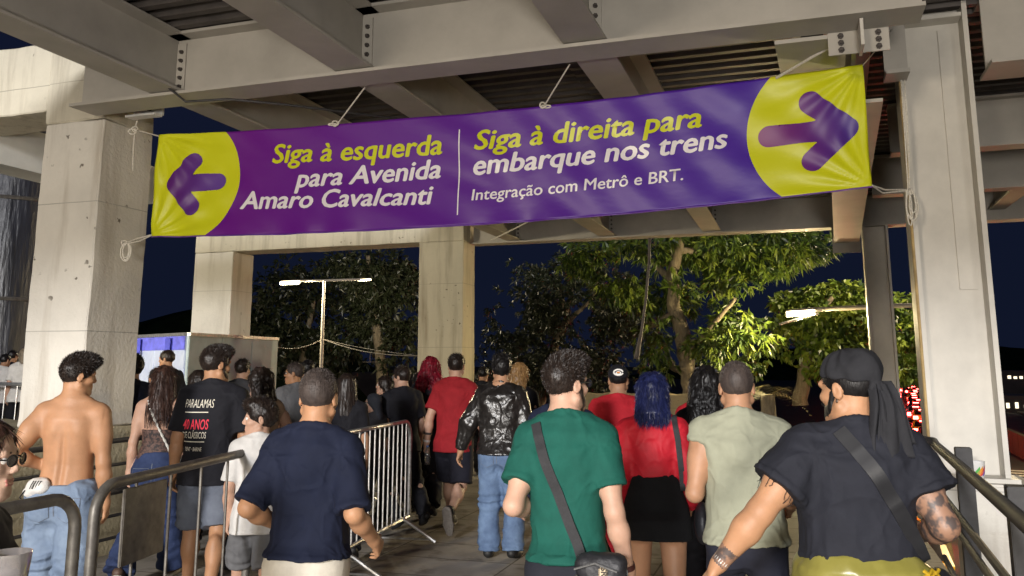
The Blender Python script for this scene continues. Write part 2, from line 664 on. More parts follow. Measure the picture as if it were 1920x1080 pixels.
        u_(cone(b1, b1 + (fd * .92 + t * .2 + n * .3).normalized() * .034, .0112, .0085), .004)
    if fem:
        for s in (-1, 1):
            u_(ell(T @ Vector((s * .07, .085, .375)), (.062, .055, .06)), .04)
    u_(cone(T @ Vector((0, -.022, .545)), hp(0, -.022, -.05), (.052 if fem else .062) * (0.7 + 0.3 * wide), (.050 if fem else .058) * (0.7 + 0.3 * wide)), .035)
    # head and face
    u_(ell((0, -.012, .035), (.074, .094, .085), MH), .03)
    u_(ell((0, .024, -.035), (.058, .062, .082), MH), .035)
    u_(ell((0, .064, -.098), (.028, .022, .022), MH), .03)
    for s in (-1, 1):
        u_(ell((s * .045, .050, -.022), (.022, .03, .02), MH), .02)
        u_(cone(hp(s * .062, -.005, -.055), hp(s * .022, .062, -.095), .018 * hs, .016 * hs), .02)
        cut(ell((s * .032, .096, .006), (.019, .016, .013), MH), .014)
    u_(cone(hp(-.036, .076, .024), hp(.036, .076, .024), .013 * hs, .013 * hs), .014)
    u_(cone(hp(0, .084, .014), hp(0, .100, -.024), .0085 * hs, .0120 * hs), .012)
    for s in (-1, 1):
        u_(ell((s * .012, .094, -.030), (.009, .010, .008), MH), .006)
    u_(cone(hp(-.018, .080, -.056), hp(.018, .080, -.056), .0085 * hs, .0085 * hs), .008)
    u_(cone(hp(-.014, .080, -.069), hp(.014, .080, -.069), .0085 * hs, .0085 * hs), .006)
    for s in (-1, 1):
        ME = MH @ Matrix.Translation((s * .077, -.014, -.004)) @ Matrix.Rotation(R(-12), 4, 'X') @ Matrix.Rotation(R(s * -22), 4, 'Z')
        u_(ell((0, 0, 0), (.0085, .019, .031), ME), .006)
        cut(ell((s * .010, .004, .003), (.008, .010, .017), ME), .004)
    if back:   # bare back: spine furrow and shoulder blades
        for s in (-1, 1):
            continue
            MS = T @ Matrix.Translation((s * .088, -.108, .40)) @ Matrix.Rotation(R(s * 12), 4, 'Y')
            u_(ell((0, 0, 0), (.045, .014, .075), MS), .018)
            u_(cone(T @ Vector((s * .040, -.079, .05)), T @ Vector((s * .046, -.086, .30)), .026, .022), .022)
        0 and cut(cone(T @ Vector((0, -.121, .03)), T @ Vector((0, -.134, .42)), .0085, .008), .022)
    V, F = build_field(B, hh)
    V = relax(V, F, 1, .3)
    if back:
        Nb = vnormals(V, F)
        Tl = np.array(T.inverted(), np.float32)
        q = V @ Tl[:3, :3].T + Tl[:3, 3]
        on = np.clip(-Nb[:, 1] * 1.6, 0, 1) * (q[:, 1] < 0)
        dz = np.zeros(len(V), np.float32)
        for s in (-1, 1):
            u0 = (q[:, 0] - s * .085) * math.cos(.22) + s * (q[:, 2] - .40) * math.sin(.22)
            v0 = (q[:, 2] - .40) * math.cos(.22) - s * (q[:, 0] - s * .085) * math.sin(.22)
            dz += .009 * np.exp(-(u0 / .045) ** 2 - (v0 / .085) ** 2)
            dz -= .004 * np.exp(-((u0 + s * .052) / .018) ** 2 - (v0 / .07) ** 2)
            dz += .006 * np.exp(-((q[:, 0] - s * .034) / .022) ** 2) * np.exp(-((q[:, 2] - .14) / .16) ** 2)
            dz -= .004 * np.exp(-((q[:, 0] - s * .045) / .018) ** 2 - ((q[:, 2] - .055) / .022) ** 2)
        dz -= .010 * np.exp(-(q[:, 0] / .016) ** 2) * np.exp(-((q[:, 2] - .24) / .20) ** 4)
        V = (V + Nb * (dz * on)[:, None]).astype(np.float32)
    me = mesh_from('person', V * S, F, True)
    root = link('person', me, smat)
    root.location = (X, Y, z0)
    root.rotation_euler = (0, 0, R(rz))
    tag(root, label, 'person', group)
    out = dict(root=root, T=T, S=S, MH=MH, arms=arms, legs=legs, hp=hp, V=V, F=F, hh=hh, rng=rng, sw=sw_, hs=hs)
    PEOPLE[name_key] = out

    def part(nm, prims, m, disp=None, it=1, parent=None, h_=None, extra=None):
        V, F = build_field(prims, h_ or hh)
        if len(F) == 0:
            return None
        V = relax(V, F, it, .5)
        if disp:
            N = vnormals(V, F)
            V = (V + N * disp(V, N)[:, None]).astype(np.float32)
        if extra:
            V2, F2 = extra(V, vnormals(V, F))
            F = np.concatenate([F, F2 + len(V)])
            V = np.concatenate([V, V2])
        o = link(nm, mesh_from(nm, V * S, F, True), m, parent or root)
        o_data[nm] = (V * S, F)
        return o
    o_data = out['data'] = {}
    out['part'] = part
    sd = seed * 13

    def folds(amp, sc=(7, 7, 4.5)):
        def f(V, N):
            q = fbm(V * np.array(sc, np.float32), sd, 3)
            r = 1 - np.abs(vnoise(V * np.array([9, 9, 5], np.float32) + 0.35 * q[:, None] * 3, sd + 5)) * 2
            w1 = vnoise(V @ np.array([[5, 3, 0], [0, 7, 2], [-4, 0, 6.5]], np.float32) + .5 * q[:, None], sd + 11)
            w2 = vnoise(V @ np.array([[5, -3, 0], [0, 7, 2], [4, 0, 6.5]], np.float32) + .5 * q[:, None], sd + 12)
            crease = np.exp(-np.abs(w1) * 9) + np.exp(-np.abs(w2) * 9) - .35
            return amp * (0.60 * q + 0.35 * r + .55 * crease) - amp * .1
        return f
    out['folds'] = folds

    # ---- top
    if top:
        k = top.get('kind', 'tee')
        e = top.get('ease', .02)
        hem = top.get('hem', -.10)
        lo = top.get('loose', 1.0)
        zs = [z for z in BASE if z > hem + .02]
        zs = [hem] + zs
        wi = np.interp(zs, BASE, BW) + e
        di = np.interp(zs, BASE, BD) + e
        yi = np.interp(zs, BASE, BYc)
        if not top.get('fit'):
            mw = (.150 if not fem else .138) * wide + e
            md = .112 * (0.5 + 0.5 * wide) + belly + e * .8
            for i, z in enumerate(zs):
                if z < .10:
                    di[i] = max(di[i], BD[1] + e + .030)
                    wi[i] = max(wi[i], BW[1] + e + .012)
                if z < .42:
                    wi[i] = max(wi[i], mw * (1.0 + .035 * (0.4 - z) * lo))
                    di[i] = max(di[i], md)
        if top.get('flarehem'):
            wi[0] += top['flarehem']
            di[0] += top['flarehem']
        topz = top.get('topz', .60)
        Q = [(loft(T, zs, wi, di, yi), 0, 'u')]
        for s in (-1, 1):
            sh, el, wr, ud, fd = arms[s]
            if k != 'cami':
                Q.append((cone(T @ Vector((s * .030, -.028, .590)), T @ Vector((s * (sw_ - .02), -.014, .514)), .050, .056 + e * .5), .05, 'u'))
            sl = top.get('sleeve', .62)
            sr = top.get('sr', .076) * lw * lo
            if k == 'tee':
                Q.append((cone(sh - ud * .0, sh + ud * (.285 * sl), .074 * lw, sr, flat_b=True), .035, 'u'))
            elif k == 'long':
                q = top.get('puff', 0)
                Q.append((cone(sh, el, .072 * lw, .062 * lw + q), .035, 'u'))
                Q.append((cone(el, el + fd * .235, .062 * lw + q, .046 * lw + q * .7, flat_b=True), .02, 'u'))
            elif k == 'tank':
                Q.append((cone(sh - ud * .01, sh + ud * .045, .073 * lw, .074 * lw, flat_b=True), .035, 'u'))
        if k in ('tee', 'tank'):   # hems
            Q.append((loft(T, [hem, hem + .024], [wi[0] + .0045, np.interp(hem + .024, zs, wi) + .0045], [di[0] + .0045, np.interp(hem + .024, zs, di) + .0045], [yi[0], np.interp(hem + .024, zs, yi)]), .003, 'u'))
            for s in (-1, 1):
                sh, el, wr, ud, fd = arms[s]
                if k == 'tee':
                    Q.append((cone(sh + ud * (.285 * sl - .022), sh + ud * (.285 * sl), sr + .0035, sr + .0035, True, True), .003, 'u'))
        if fem:
            for s in (-1, 1):
                Q.append((ell(T @ Vector((s * .07, .085, .375)), (.062 + e, .055 + e, .06 + e)), .04, 'u'))
        if belly:
            pass
        if k == 'cami':
            Q.append((half(T @ Vector((0, 0, top.get('cut', .32))), T3 @ Vector((0, -.15, 1)), (-.6, -.6, pz), (.6, .6, pz + .9)), .004, 's'))
        else:
            Q.append((cone(T @ Vector((0, -.026, .612)), T @ Vector((0, -.046, .48)), .060 * (0.7 + 0.3 * wide), .072 * (0.7 + 0.3 * wide)), .03, 'u'))
            nr = (.062 if not fem else .060) * (0.7 + 0.3 * wide)
            Q.append((cone(T @ Vector((0, -.004, .50)), T @ Vector((0, .030, .74)), nr - .012, nr + .004), .006, 's'))
            Q.append((half(T @ Vector((0, -.06, .622)), T3 @ Vector((0, .42, 1)), np.array(T @ Vector((0, 0, .6))) - .2, np.array(T @ Vector((0, 0, .6))) + .2), .004, 's'))
            if k in ('tee', 'long'):   # ribbed neckband
                ring = [T @ Vector((nr * 1.08 * math.sin(a), -.008 - nr * (1.14 + .16 * max(0, math.cos(a))) * math.cos(a), .594 + .028 * math.cos(a))) for a in np.linspace(0, 2 * math.pi, 15)]
                for i in range(14):
                    Q.append((cone(ring[i], ring[i + 1], .0085, .0085), .008, 'u'))
        amp = top.get('amp', .006)
        ff = folds(amp)
        def dsp(V, N):
            w = ff(V, N)
            # drag folds running from the armpits to the waist
            for s in (-1, 1):
                sh = arms[s][0]
                dv = V - np.array(sh, np.float32)
                ang = np.arctan2(dv[:, 2], dv[:, 0] * s)
                rr = np.linalg.norm(dv, axis=1)
                w = w + amp * top.get('drag', .35) * np.sin(ang * 7 + sd + vnoise(V * 5, sd) * 2.2) * np.exp(-((rr - .22) / .14) ** 2)
            return w
        o = part('shirt' if k != 'long' else top.get('name', 'shirt'), Q, top['m'], dsp, it=1)
        out['top'] = o
    # ---- bottom
    if bottom:
        k = bottom.get('kind', 'trousers')
        e = bottom.get('ease', .014)
        rise = bottom.get('rise', .10)
        zs = [-.10, -.04, 0, .05, rise]
        if top and not top.get('fit') and 'rise' not in bottom:
            rise = max(.03, top.get('hem', -.1) + .06)
            zs = [-.10, -.04, 0, .02, rise]
            e = min(e, .008)
        wi = np.interp(zs, BASE, BW) + e
        di = np.interp(zs, BASE, BD) + e
        yi = np.interp(zs, BASE, BYc)
        Q = []
        PT = T
        if k == 'skirt':
            ln = bottom.get('len', .30)
            fl = bottom.get('flare', .02)
            zs = [-ln, -.12, 0, .05, rise]
            wi = np.array([BW[1] + e + fl, BW[1] + e + .008, BW[1] + e, np.interp(.05, BASE, BW) + e, np.interp(rise, BASE, BW) + e * .5])
            di = np.array([BD[1] + e + fl + .02, BD[1] + e + .03, BD[1] + e + .02, np.interp(.05, BASE, BD) + e, np.interp(rise, BASE, BD) + e * .5])
            yi = np.array([-.01, -.02, -.02, -.005, 0])
            Q.append((loft(PT, zs, wi, di, yi), 0, 'u'))
        else:
            Q.append((loft(PT, zs, wi, di, yi), 0, 'u'))
            for s in (-1, 1):
                hj, kn, an, d1, d2 = legs[s]
                Q.append((ell(T @ Vector((s * .078 * hip, -.062, -.035)), (.085 * hip + e, .07 + e, .085 + e)), .04, 'u'))
                tr = bottom.get('thigh', .10) * lw
                kr = bottom.get('knee', .078) * lw
                ar = bottom.get('ankle', .072) * lw
                if k == 'shorts':
                    f = bottom.get('len', .8)
                    Q.append((cone(hj, hj + d1 * .43 * f, tr, kr * 1.12, flat_b=True), .05, 'u'))
                else:
                    Q.append((cone(hj, kn, tr, kr), .05, 'u'))
                    Q.append((cone(kn, an + d2 * bottom.get('drag', .015), kr, ar, flat_b=True), .03, 'u'))
        amp = bottom.get('amp', .007)
        ff = folds(amp, (8, 8, 7))
        def dsp2(V, N):
            w = ff(V, N)
            if top and not top.get('fit'):
                fd_ = np.clip((pz - .02 - V[:, 2]) / .10, 0, 1)
                w = w * fd_ - .006 * (1 - fd_)
            if k != 'skirt':
                for s in (-1, 1):
                    kn = np.array(legs[s][1], np.float32)
                    an = np.array(legs[s][2], np.float32)
                    for c, wd in ((kn, .12), (an + [0, 0, .05], .09)):
                        dz = V[:, 2] - c[2]
                        w = w + amp * .45 * np.sin(dz * 75 + vnoise(V * 9, sd + 3) * 3) * np.exp(-(dz / wd) ** 2)
            return w
        out['bottom'] = part({'skirt': 'skirt', 'shorts': 'shorts'}.get(k, bottom.get('name', 'trousers')), Q, bottom['m'], dsp2)
    # ---- shoes
    if shoes:
        c, sole = shoes[0], shoes[1]
        m = mat('shoe_%.2f_%.2f_%.2f' % tuple(c), c, rough=.6, var=.2, scale=30, bump=.3, bscale=60)
        for s in (-1, 1):
            hj, kn, an, d1, d2 = legs[s]
            pit = math.asin(min(.95, max(0, (an.z - .085) / .16)))
            yw = R(-s * 7)
            fh = Vector((math.sin(-yw), math.cos(yw), 0))
            fd = fh * math.cos(pit) - Vector((0, 0, 1)) * math.sin(pit)
            up = fh * math.sin(pit) + Vector((0, 0, 1)) * math.cos(pit)
            boot = shoes[2] if len(shoes) > 2 else 0
            Q = [(cone(an - up * .030 - fd * .035, an + fd * .09 - up * .045, .043, .042), 0, 'u'),
                 (cone(an + fd * .06 - up * .048, an + fd * .155 - up * .055, .043, .034), .02, 'u'),
                 (cone(an + d2 * -.02, an - up * .02, .045, .043, flat_a=True), .02, 'u')]
            if boot:
                Q.append((cone(an, an - d2 * boot, .05 * lw, .062 * lw, flat_b=True), .02, 'u'))
            bx = an
            Q.append((half(an - up * .080, -up, np.array(an) - .3, np.array(an) + .3), .004, 's'))
            so = part('boot' if boot else 'shoe', Q, m, (lambda V, N: .002 * vnoise(V * 30, sd)) if not boot else folds(.004), h_=min(hh, .008))
            if sole is not None:
                ms = mat('sole_%.2f_%.2f_%.2f' % tuple(sole), sole, rough=.7, var=.25, scale=40)
                Q2 = [(cone(an - up * .070 - fd * .04, an + fd * .09 - up * .072, .048, .050), 0, 'u'),
                      (cone(an + fd * .09 - up * .072, an + fd * .16 - up * .072, .049, .037), .02, 'u'),
                      (half(an - up * .083, -up, np.array(an) - .3, np.array(an) + .3), .0, 's'),
                      (half(an - up * .060, up, np.array(an) - .3, np.array(an) + .3), .0, 's')]
                part('sole', Q2, ms, None, parent=so, h_=min(hh, .007), it=0)
    # ---- hair
    if hair:
        hk = hair['kind']
        hm = hair['m']
        vol = hair.get('vol', .010)
        Q = []
        cr = (.074 + vol, .094 + vol, .085 + vol * hair.get('top', 1.2))
        Q.append((ell((0, -.014, .036), cr, MH), 0, 'u'))
        lo_, hi_ = np.array(MH.translation) - .5, np.array(MH.translation) + .5
        if hk in ('long', 'wavy', 'bob'):
            ln = hair.get('len', .34)
            w0, w1 = hair.get('w', (.092, .105))
            zs = [-ln, -ln * .7, -ln * .35, 0, .06]
            MT = Matrix.Translation(MH.translation) @ T3.to_4x4() @ Matrix.Rotation(R(head[0] * hair.get('follow', .8)), 4, 'Z')
            Q.append((loft(MT, zs, [w1 * .8, w1, w1 * .98, w0, w0 * .8], [.035, .05, .062, .085, .08], [-.105, -.095, -.065, -.025, -.015], n=2.1), .04, 'u'))
            fc = MH @ Matrix.Translation((0, .10, -.04))
            Q.append((ell((0, 0, 0), (.064, .105, .125), fc), .02, 's'))
        else:
            nape = hair.get('nape', -.062)
            if hair.get('curl_top'):
                Q.append((ell((0, .03, .095), (.075, .085, .045), MH), .03, 'u'))
            MHr = MH.to_3x3()
            # the face, then the sides below the hairline, then the nape
            Q.append((ell((0, .115, -.045), (.088, .085, .105), MH), .012, 's'))
            for s in (-1, 1):
                Q.append((ell((s * .085, .03, -.06), (.035, .055, .055), MH), .01, 's'))
                Q.append((ell((s * .088, -.012, -.006), (.018, .024, .034), MH), .006, 's'))
            Q.append((half(hp(0, -.03, nape), MHr @ Vector((0, .25, -1)), lo_, hi_), .012, 's'))
        amp = hair.get('amp', .004)
        sc = hair.get('sc', 45)
        Mi = np.array(MH.to_3x3().inverted(), np.float32)
        def hd(V, N):
            q = (V - np.array(MH.translation, np.float32)) @ Mi.T
            if hk in ('long', 'bob'):
                st = q * np.array([sc * 1.6, sc * 1.6, 4], np.float32)
            elif hk == 'wavy':
                st = q * np.array([sc, sc, 10], np.float32) + np.sin(q[:, 2:3] * 45) * .6
            else:
                st = q * np.array([sc, sc, sc * .8], np.float32)
            return amp * fbm(st, sd + 9, 2)
        nst = hair.get('n', 2600 if h < .007 else 1100 if h < .010 else 300)
        ln_s = hair.get('sl', .05 if hk in ('long', 'bob', 'wavy') else .020)
        def fuzz(V, N):
            c = np.array(MH.translation, np.float32)
            idx = rng.integers(0, len(V), nst)
            n = N[idx]
            dn = np.array(T3 @ Vector((0, -.15, -1)), np.float32)
            if hk in ('long', 'bob', 'wavy'):
                d = dn[None] + n * .18 + rng.normal(size=n.shape) * .12
            else:
                fw = np.array(MH.to_3x3() @ Vector((0, .4, .25)), np.float32)
                up_ = ((V[idx] - c) @ np.array(MH.to_3x3() @ Vector((0, 0, 1)), np.float32))[:, None] / .1
                wq = np.clip((up_ - .1) / .7, 0, 1)
                d = n * max(.34, hair.get('stand', .55)) + fw[None] * wq + dn[None] * .8 * (1 - wq) + rng.normal(size=n.shape) * .16
            d = d - n * np.minimum(0, (d * n).sum(1))[:, None]
            lnv = ln_s
            if hk not in ('long', 'bob', 'wavy'):
                lnv = ln_s * np.clip(.42 + up_[:, 0] * .70, .36, 1.0)
            return tri_fuzz(V, N, idx, d.astype(np.float32), lnv, .0016 if h < .01 else .003, rng)
        out['hair'] = part('hair', Q, hm, hd, it=1, extra=fuzz if nst else None, h_=min(hh, .007))
        if hair.get('beard'):
            Q = [(ell((0, .030, -.068), (.060, .058, .058), MH), 0, 'u'), (ell((0, .068, -.098), (.031, .026, .028), MH), .02, 'u'),
                 (cone(hp(-.025, .088, -.045), hp(.025, .088, -.045), .008, .008), .01, 'u')]
            for s in (-1, 1):
                Q.append((cone(hp(s * .068, .012, -.01), hp(s * .058, .03, -.06), .012, .014), .02, 'u'))
            Q.append((ell((0, .088, -.062), (.020, .02, .009), MH), .004, 's'))
            Q.append((ell((0, .10, -.005), (.058, .06, .040), MH), .01, 's'))
            Q.append((half(hp(0, -.0, -.07), MH.to_3x3() @ Vector((0, -1, -.2)), lo_, hi_), .01, 's'))
            part('beard', Q, hm, lambda V, N: .0015 * vnoise(V * 160, sd), h_=min(hh, .006))
    if face:
        me_ = mat('eye_white', (.75, .72, .68), rough=.2, var=0)
        mi = mat('iris', (.03, .018, .012), rough=.1, var=0)
        for s in (-1, 1):
            eo = part('eye', [(ell((s * .032, .076, .005), (.0125, .0125, .0125), MH), 0, 'u')], me_, h_=.003)
            part('iris', [(ell((s * .032, .084, .005), (.0055, .0055, .0058), MH), 0, 'u')], mi, h_=.0022, parent=eo)
            part('eyebrow', [(cone(hp(s * .018, .088, .026), hp(s * .048, .070, .029), .005, .0035), 0, 'u')], hair['m'] if hair else mi, h_=.003)
        part('lips', [(cone(hp(-.019, .0835, -.0565), hp(.019, .0835, -.0565), .0062, .0062), 0, 'u'), (cone(hp(-.015, .084, -.068), hp(.015, .084, -.068), .0068, .0068), .003, 'u')],
             mat('lips', (.42, .16, .13), rough=.4, var=.1), h_=.003)
    return out

def glasses(p, frame=(0.02, 0.02, 0.02), lens=(0.02, 0.02, 0.025), y=.106):
    """spectacles or sunglasses on a person's face"""
    hp, S = p['hp'], p['S']
    mb = MB()
    for s in (-1, 1):
        c = [hp(s * .033 + .024 * math.cos(t), y - .10 * abs(s * .033 + .024 * math.cos(t)) , .004 + .017 * math.sin(t)) * S for t in np.linspace(0, 2 * math.pi, 15)]
        mb.tube(c, .0022, 5, cap=False)
        mb.tube([hp(s * .057, y - .006, .008) * S, hp(s * .080, .05, .010) * S, hp(s * .080, -.015, .010) * S], .0022, 5)
    mb.tube([hp(-.01, y, .008) * S, hp(.01, y, .008) * S], .0022, 5)
    g = mb.build('glasses', mat('spectacle_frame', frame, rough=.3, var=0), p['root'], True)
    for s in (-1, 1):
        l = MB()
        ring = [hp(s * .033 + .024 * math.cos(t), y - .0005 - .10 * abs(s * .033 + .024 * math.cos(t)), .004 + .017 * math.sin(t)) * S for t in np.linspace(0, 2 * math.pi, 15)[:-1]]
        back = [q + (p['MH'].to_3x3() @ Vector((0, -.0015, 0))) * S for q in ring]
        l.add(ring + back, [list(range(14)), list(range(27, 13, -1))] + [[i, (i + 1) % 14, 14 + (i + 1) % 14, 14 + i] for i in range(14)])
        l.build('lens', mat('lens_%.2f' % lens[0], lens, rough=.08, var=0, coat=.5), g)

def ring_band(p, s, frac, name, m, r=.034, wid=.02):
    """a band around a forearm: wristwatch strap, bracelet, wristband"""
    sh, el, wr, u, f = p['arms'][s]
    c = el.lerp(wr, frac)
    mb = MB()
    S = p['S']
    mb.tube([(c - f * wid / 2) * S, (c - f * wid * .4) * S, (c + f * wid * .4) * S, (c + f * wid / 2) * S], r * S, 20, cap=False)
    n = len(mb.V)
    ax0, ax1 = (c - f) * S, f
    inner = []
    for v in mb.V:
        rel = v - c * S
        al = f * rel.dot(f)
        inner.append(c * S + al + (rel - al) * .9)
    fs = [list(reversed([i + n for i in q])) for q in mb.F]
    mb.V += inner
    mb.F += fs
    for k in range(20):
        a, b = k, (k + 1) % 20
        mb.F.append([b, a, a + n, b + n])
        a, b = n - 20 + k, n - 20 + (k + 1) % 20
        mb.F.append([a, b, b + n, a + n])
    return mb.build(name, m, p['root'], True)

def bvh_of(p, nm='shirt'):
    V, F = p['data'][nm]
    return BVHTree.FromPolygons([tuple(v) for v in V.tolist()], F.tolist())

def text_polys(body, size=1.0, shear=0.0, offset=0.0, space=1.0, cellx=0.0, cellz=0.0, align='LEFT'):
    """letters as a flat mesh (x to the right, y up), cut into cells so it can follow a bent surface"""
    cu = bpy.data.curves.new('lettering', 'FONT')
    cu.body = body
    cu.size = size
    cu.shear = shear
    cu.offset = offset
    cu.space_character = space
    cu.resolution_u = 3
    cu.fill_mode = 'FRONT'
    cu.align_x = align
    ob = bpy.data.objects.new('lettering', cu)
    COL.objects.link(ob)
    dg = bpy.context.evaluated_depsgraph_get()
    dg.update()
    me = bpy.data.meshes.new_from_object(ob.evaluated_get(dg), depsgraph=dg)
    bm = bmesh.new()
    bm.from_mesh(me)
    bpy.data.objects.remove(ob)
    bpy.data.curves.remove(cu)
    bpy.data.meshes.remove(me)
    bmesh.ops.remove_doubles(bm, verts=bm.verts[:], dist=1e-5 * size)
    return bm

def cut_cells(bm, cx, cy):
    xs = [v.co.x for v in bm.verts]
    ys = [v.co.y for v in bm.verts]
    x = min(xs) + cx * .5
    while x < max(xs):
        bmesh.ops.bisect_plane(bm, geom=bm.verts[:] + bm.edges[:] + bm.faces[:], plane_co=(x, 0, 0), plane_no=(1, 0, 0))
        x += cx
    y = min(ys) + cy * .5
    while y < max(ys):
        bmesh.ops.bisect_plane(bm, geom=bm.verts[:] + bm.edges[:] + bm.faces[:], plane_co=(0, y, 0), plane_no=(0, 1, 0))
        y += cy

def fit_bm(bm, x0, x1, y0, h=None):
    """scale letters so that they span x0..x1 with their baseline at y0"""
    xs = [v.co.x for v in bm.verts]
    k = (x1 - x0) / (max(xs) - min(xs))
    kh = k if h is None else h
    mn = min(xs)
    for v in bm.verts:
        v.co.x = x0 + (v.co.x - mn) * k
        v.co.y = y0 + v.co.y * kh
    return k

def print_on_back(p, body, x0, x1, z0, m, nm='print', shear=0.0, offset=0.0, hscale=None, part='shirt', tilt=0.0):
    """printed lettering lying on the back of a shirt (person's own metres)"""
    bm = text_polys(body, 1.0, shear, offset)
    fit_bm(bm, x0, x1, 0, hscale)
    cut_cells(bm, .015, .015)
    bv = p.setdefault('bvh_' + part, bvh_of(p, part))
    for v in bm.verts:
        x, z = v.co.x, v.co.y + z0 + (v.co.x - x0) * tilt
        hit = bv.ray_cast(Vector((x, -1.5, z)), Vector((0, 1, 0)))
        yy = hit[0].y if hit[0] else -.15
        v.co = Vector((x, yy - .003, z))
    me = bpy.data.meshes.new(nm)
    bm.to_mesh(me)
    bm.free()
    return link(nm, me, m, p['root'])

def strap_over(p, pts, width, m, name, parent, part='shirt', side=-1, lift=.006, thick=.005):
    """a strap lying on the clothes: pts are (x, z) seen from behind (side -1) or from the front (side 1)"""
    bv = p.setdefault('bvh_' + part, bvh_of(p, part))
    P3, prev = [], None
    for i in range(len(pts) - 1):
        for t in np.linspace(0, 1, 22, endpoint=(i == len(pts) - 2)):
            x = pts[i][0] + (pts[i + 1][0] - pts[i][0]) * t
            z = pts[i][1] + (pts[i + 1][1] - pts[i][1]) * t
            hit = bv.ray_cast(Vector((x, 2.0 * side, z)), Vector((0, -side, 0)))
            y = hit[0].y if hit[0] else (prev if prev is not None else side * .12)
            prev = y
            P3.append(Vector((x, y + side * lift, z)))
    for _ in range(3):
        ys = [q.y for q in P3]
        for i in range(1, len(P3) - 1):
            sm = (ys[i - 1] + ys[i] + ys[i + 1]) / 3
            P3[i].y = min(sm, ys[i]) if side < 0 else max(sm, ys[i])
    mb = MB()
    n = len(P3)
    for i, q in enumerate(P3):
        t = (P3[min(i + 1, n - 1)] - P3[max(i - 1, 0)]).normalized()
        nrm = Vector((0, side, 0))
        w = t.cross(nrm).normalized() * width / 2
        nn = w.cross(t).normalized() * thick
        if nn.y * side < 0:
            nn = -nn
        mb.V += [q - w, q + w, q + w + nn, q - w + nn]
    for i in range(n - 1):
        for k in range(4):
            a, b = i * 4 + k, i * 4 + (k + 1) % 4
            mb.F.append([a, b, b + 4, a + 4])
    mb.F += [[3, 2, 1, 0], [4 * n - 4, 4 * n - 3, 4 * n - 2, 4 * n - 1]]
    o = mb.build(name, m, parent, True)
    bm = bmesh.new()
    bm.from_mesh(o.data)
    bmesh.ops.recalc_face_normals(bm, faces=bm.faces[:])
    bm.to_mesh(o.data)
    bm.free()
    return o

# ------------------------------------------------------------------ setting materials

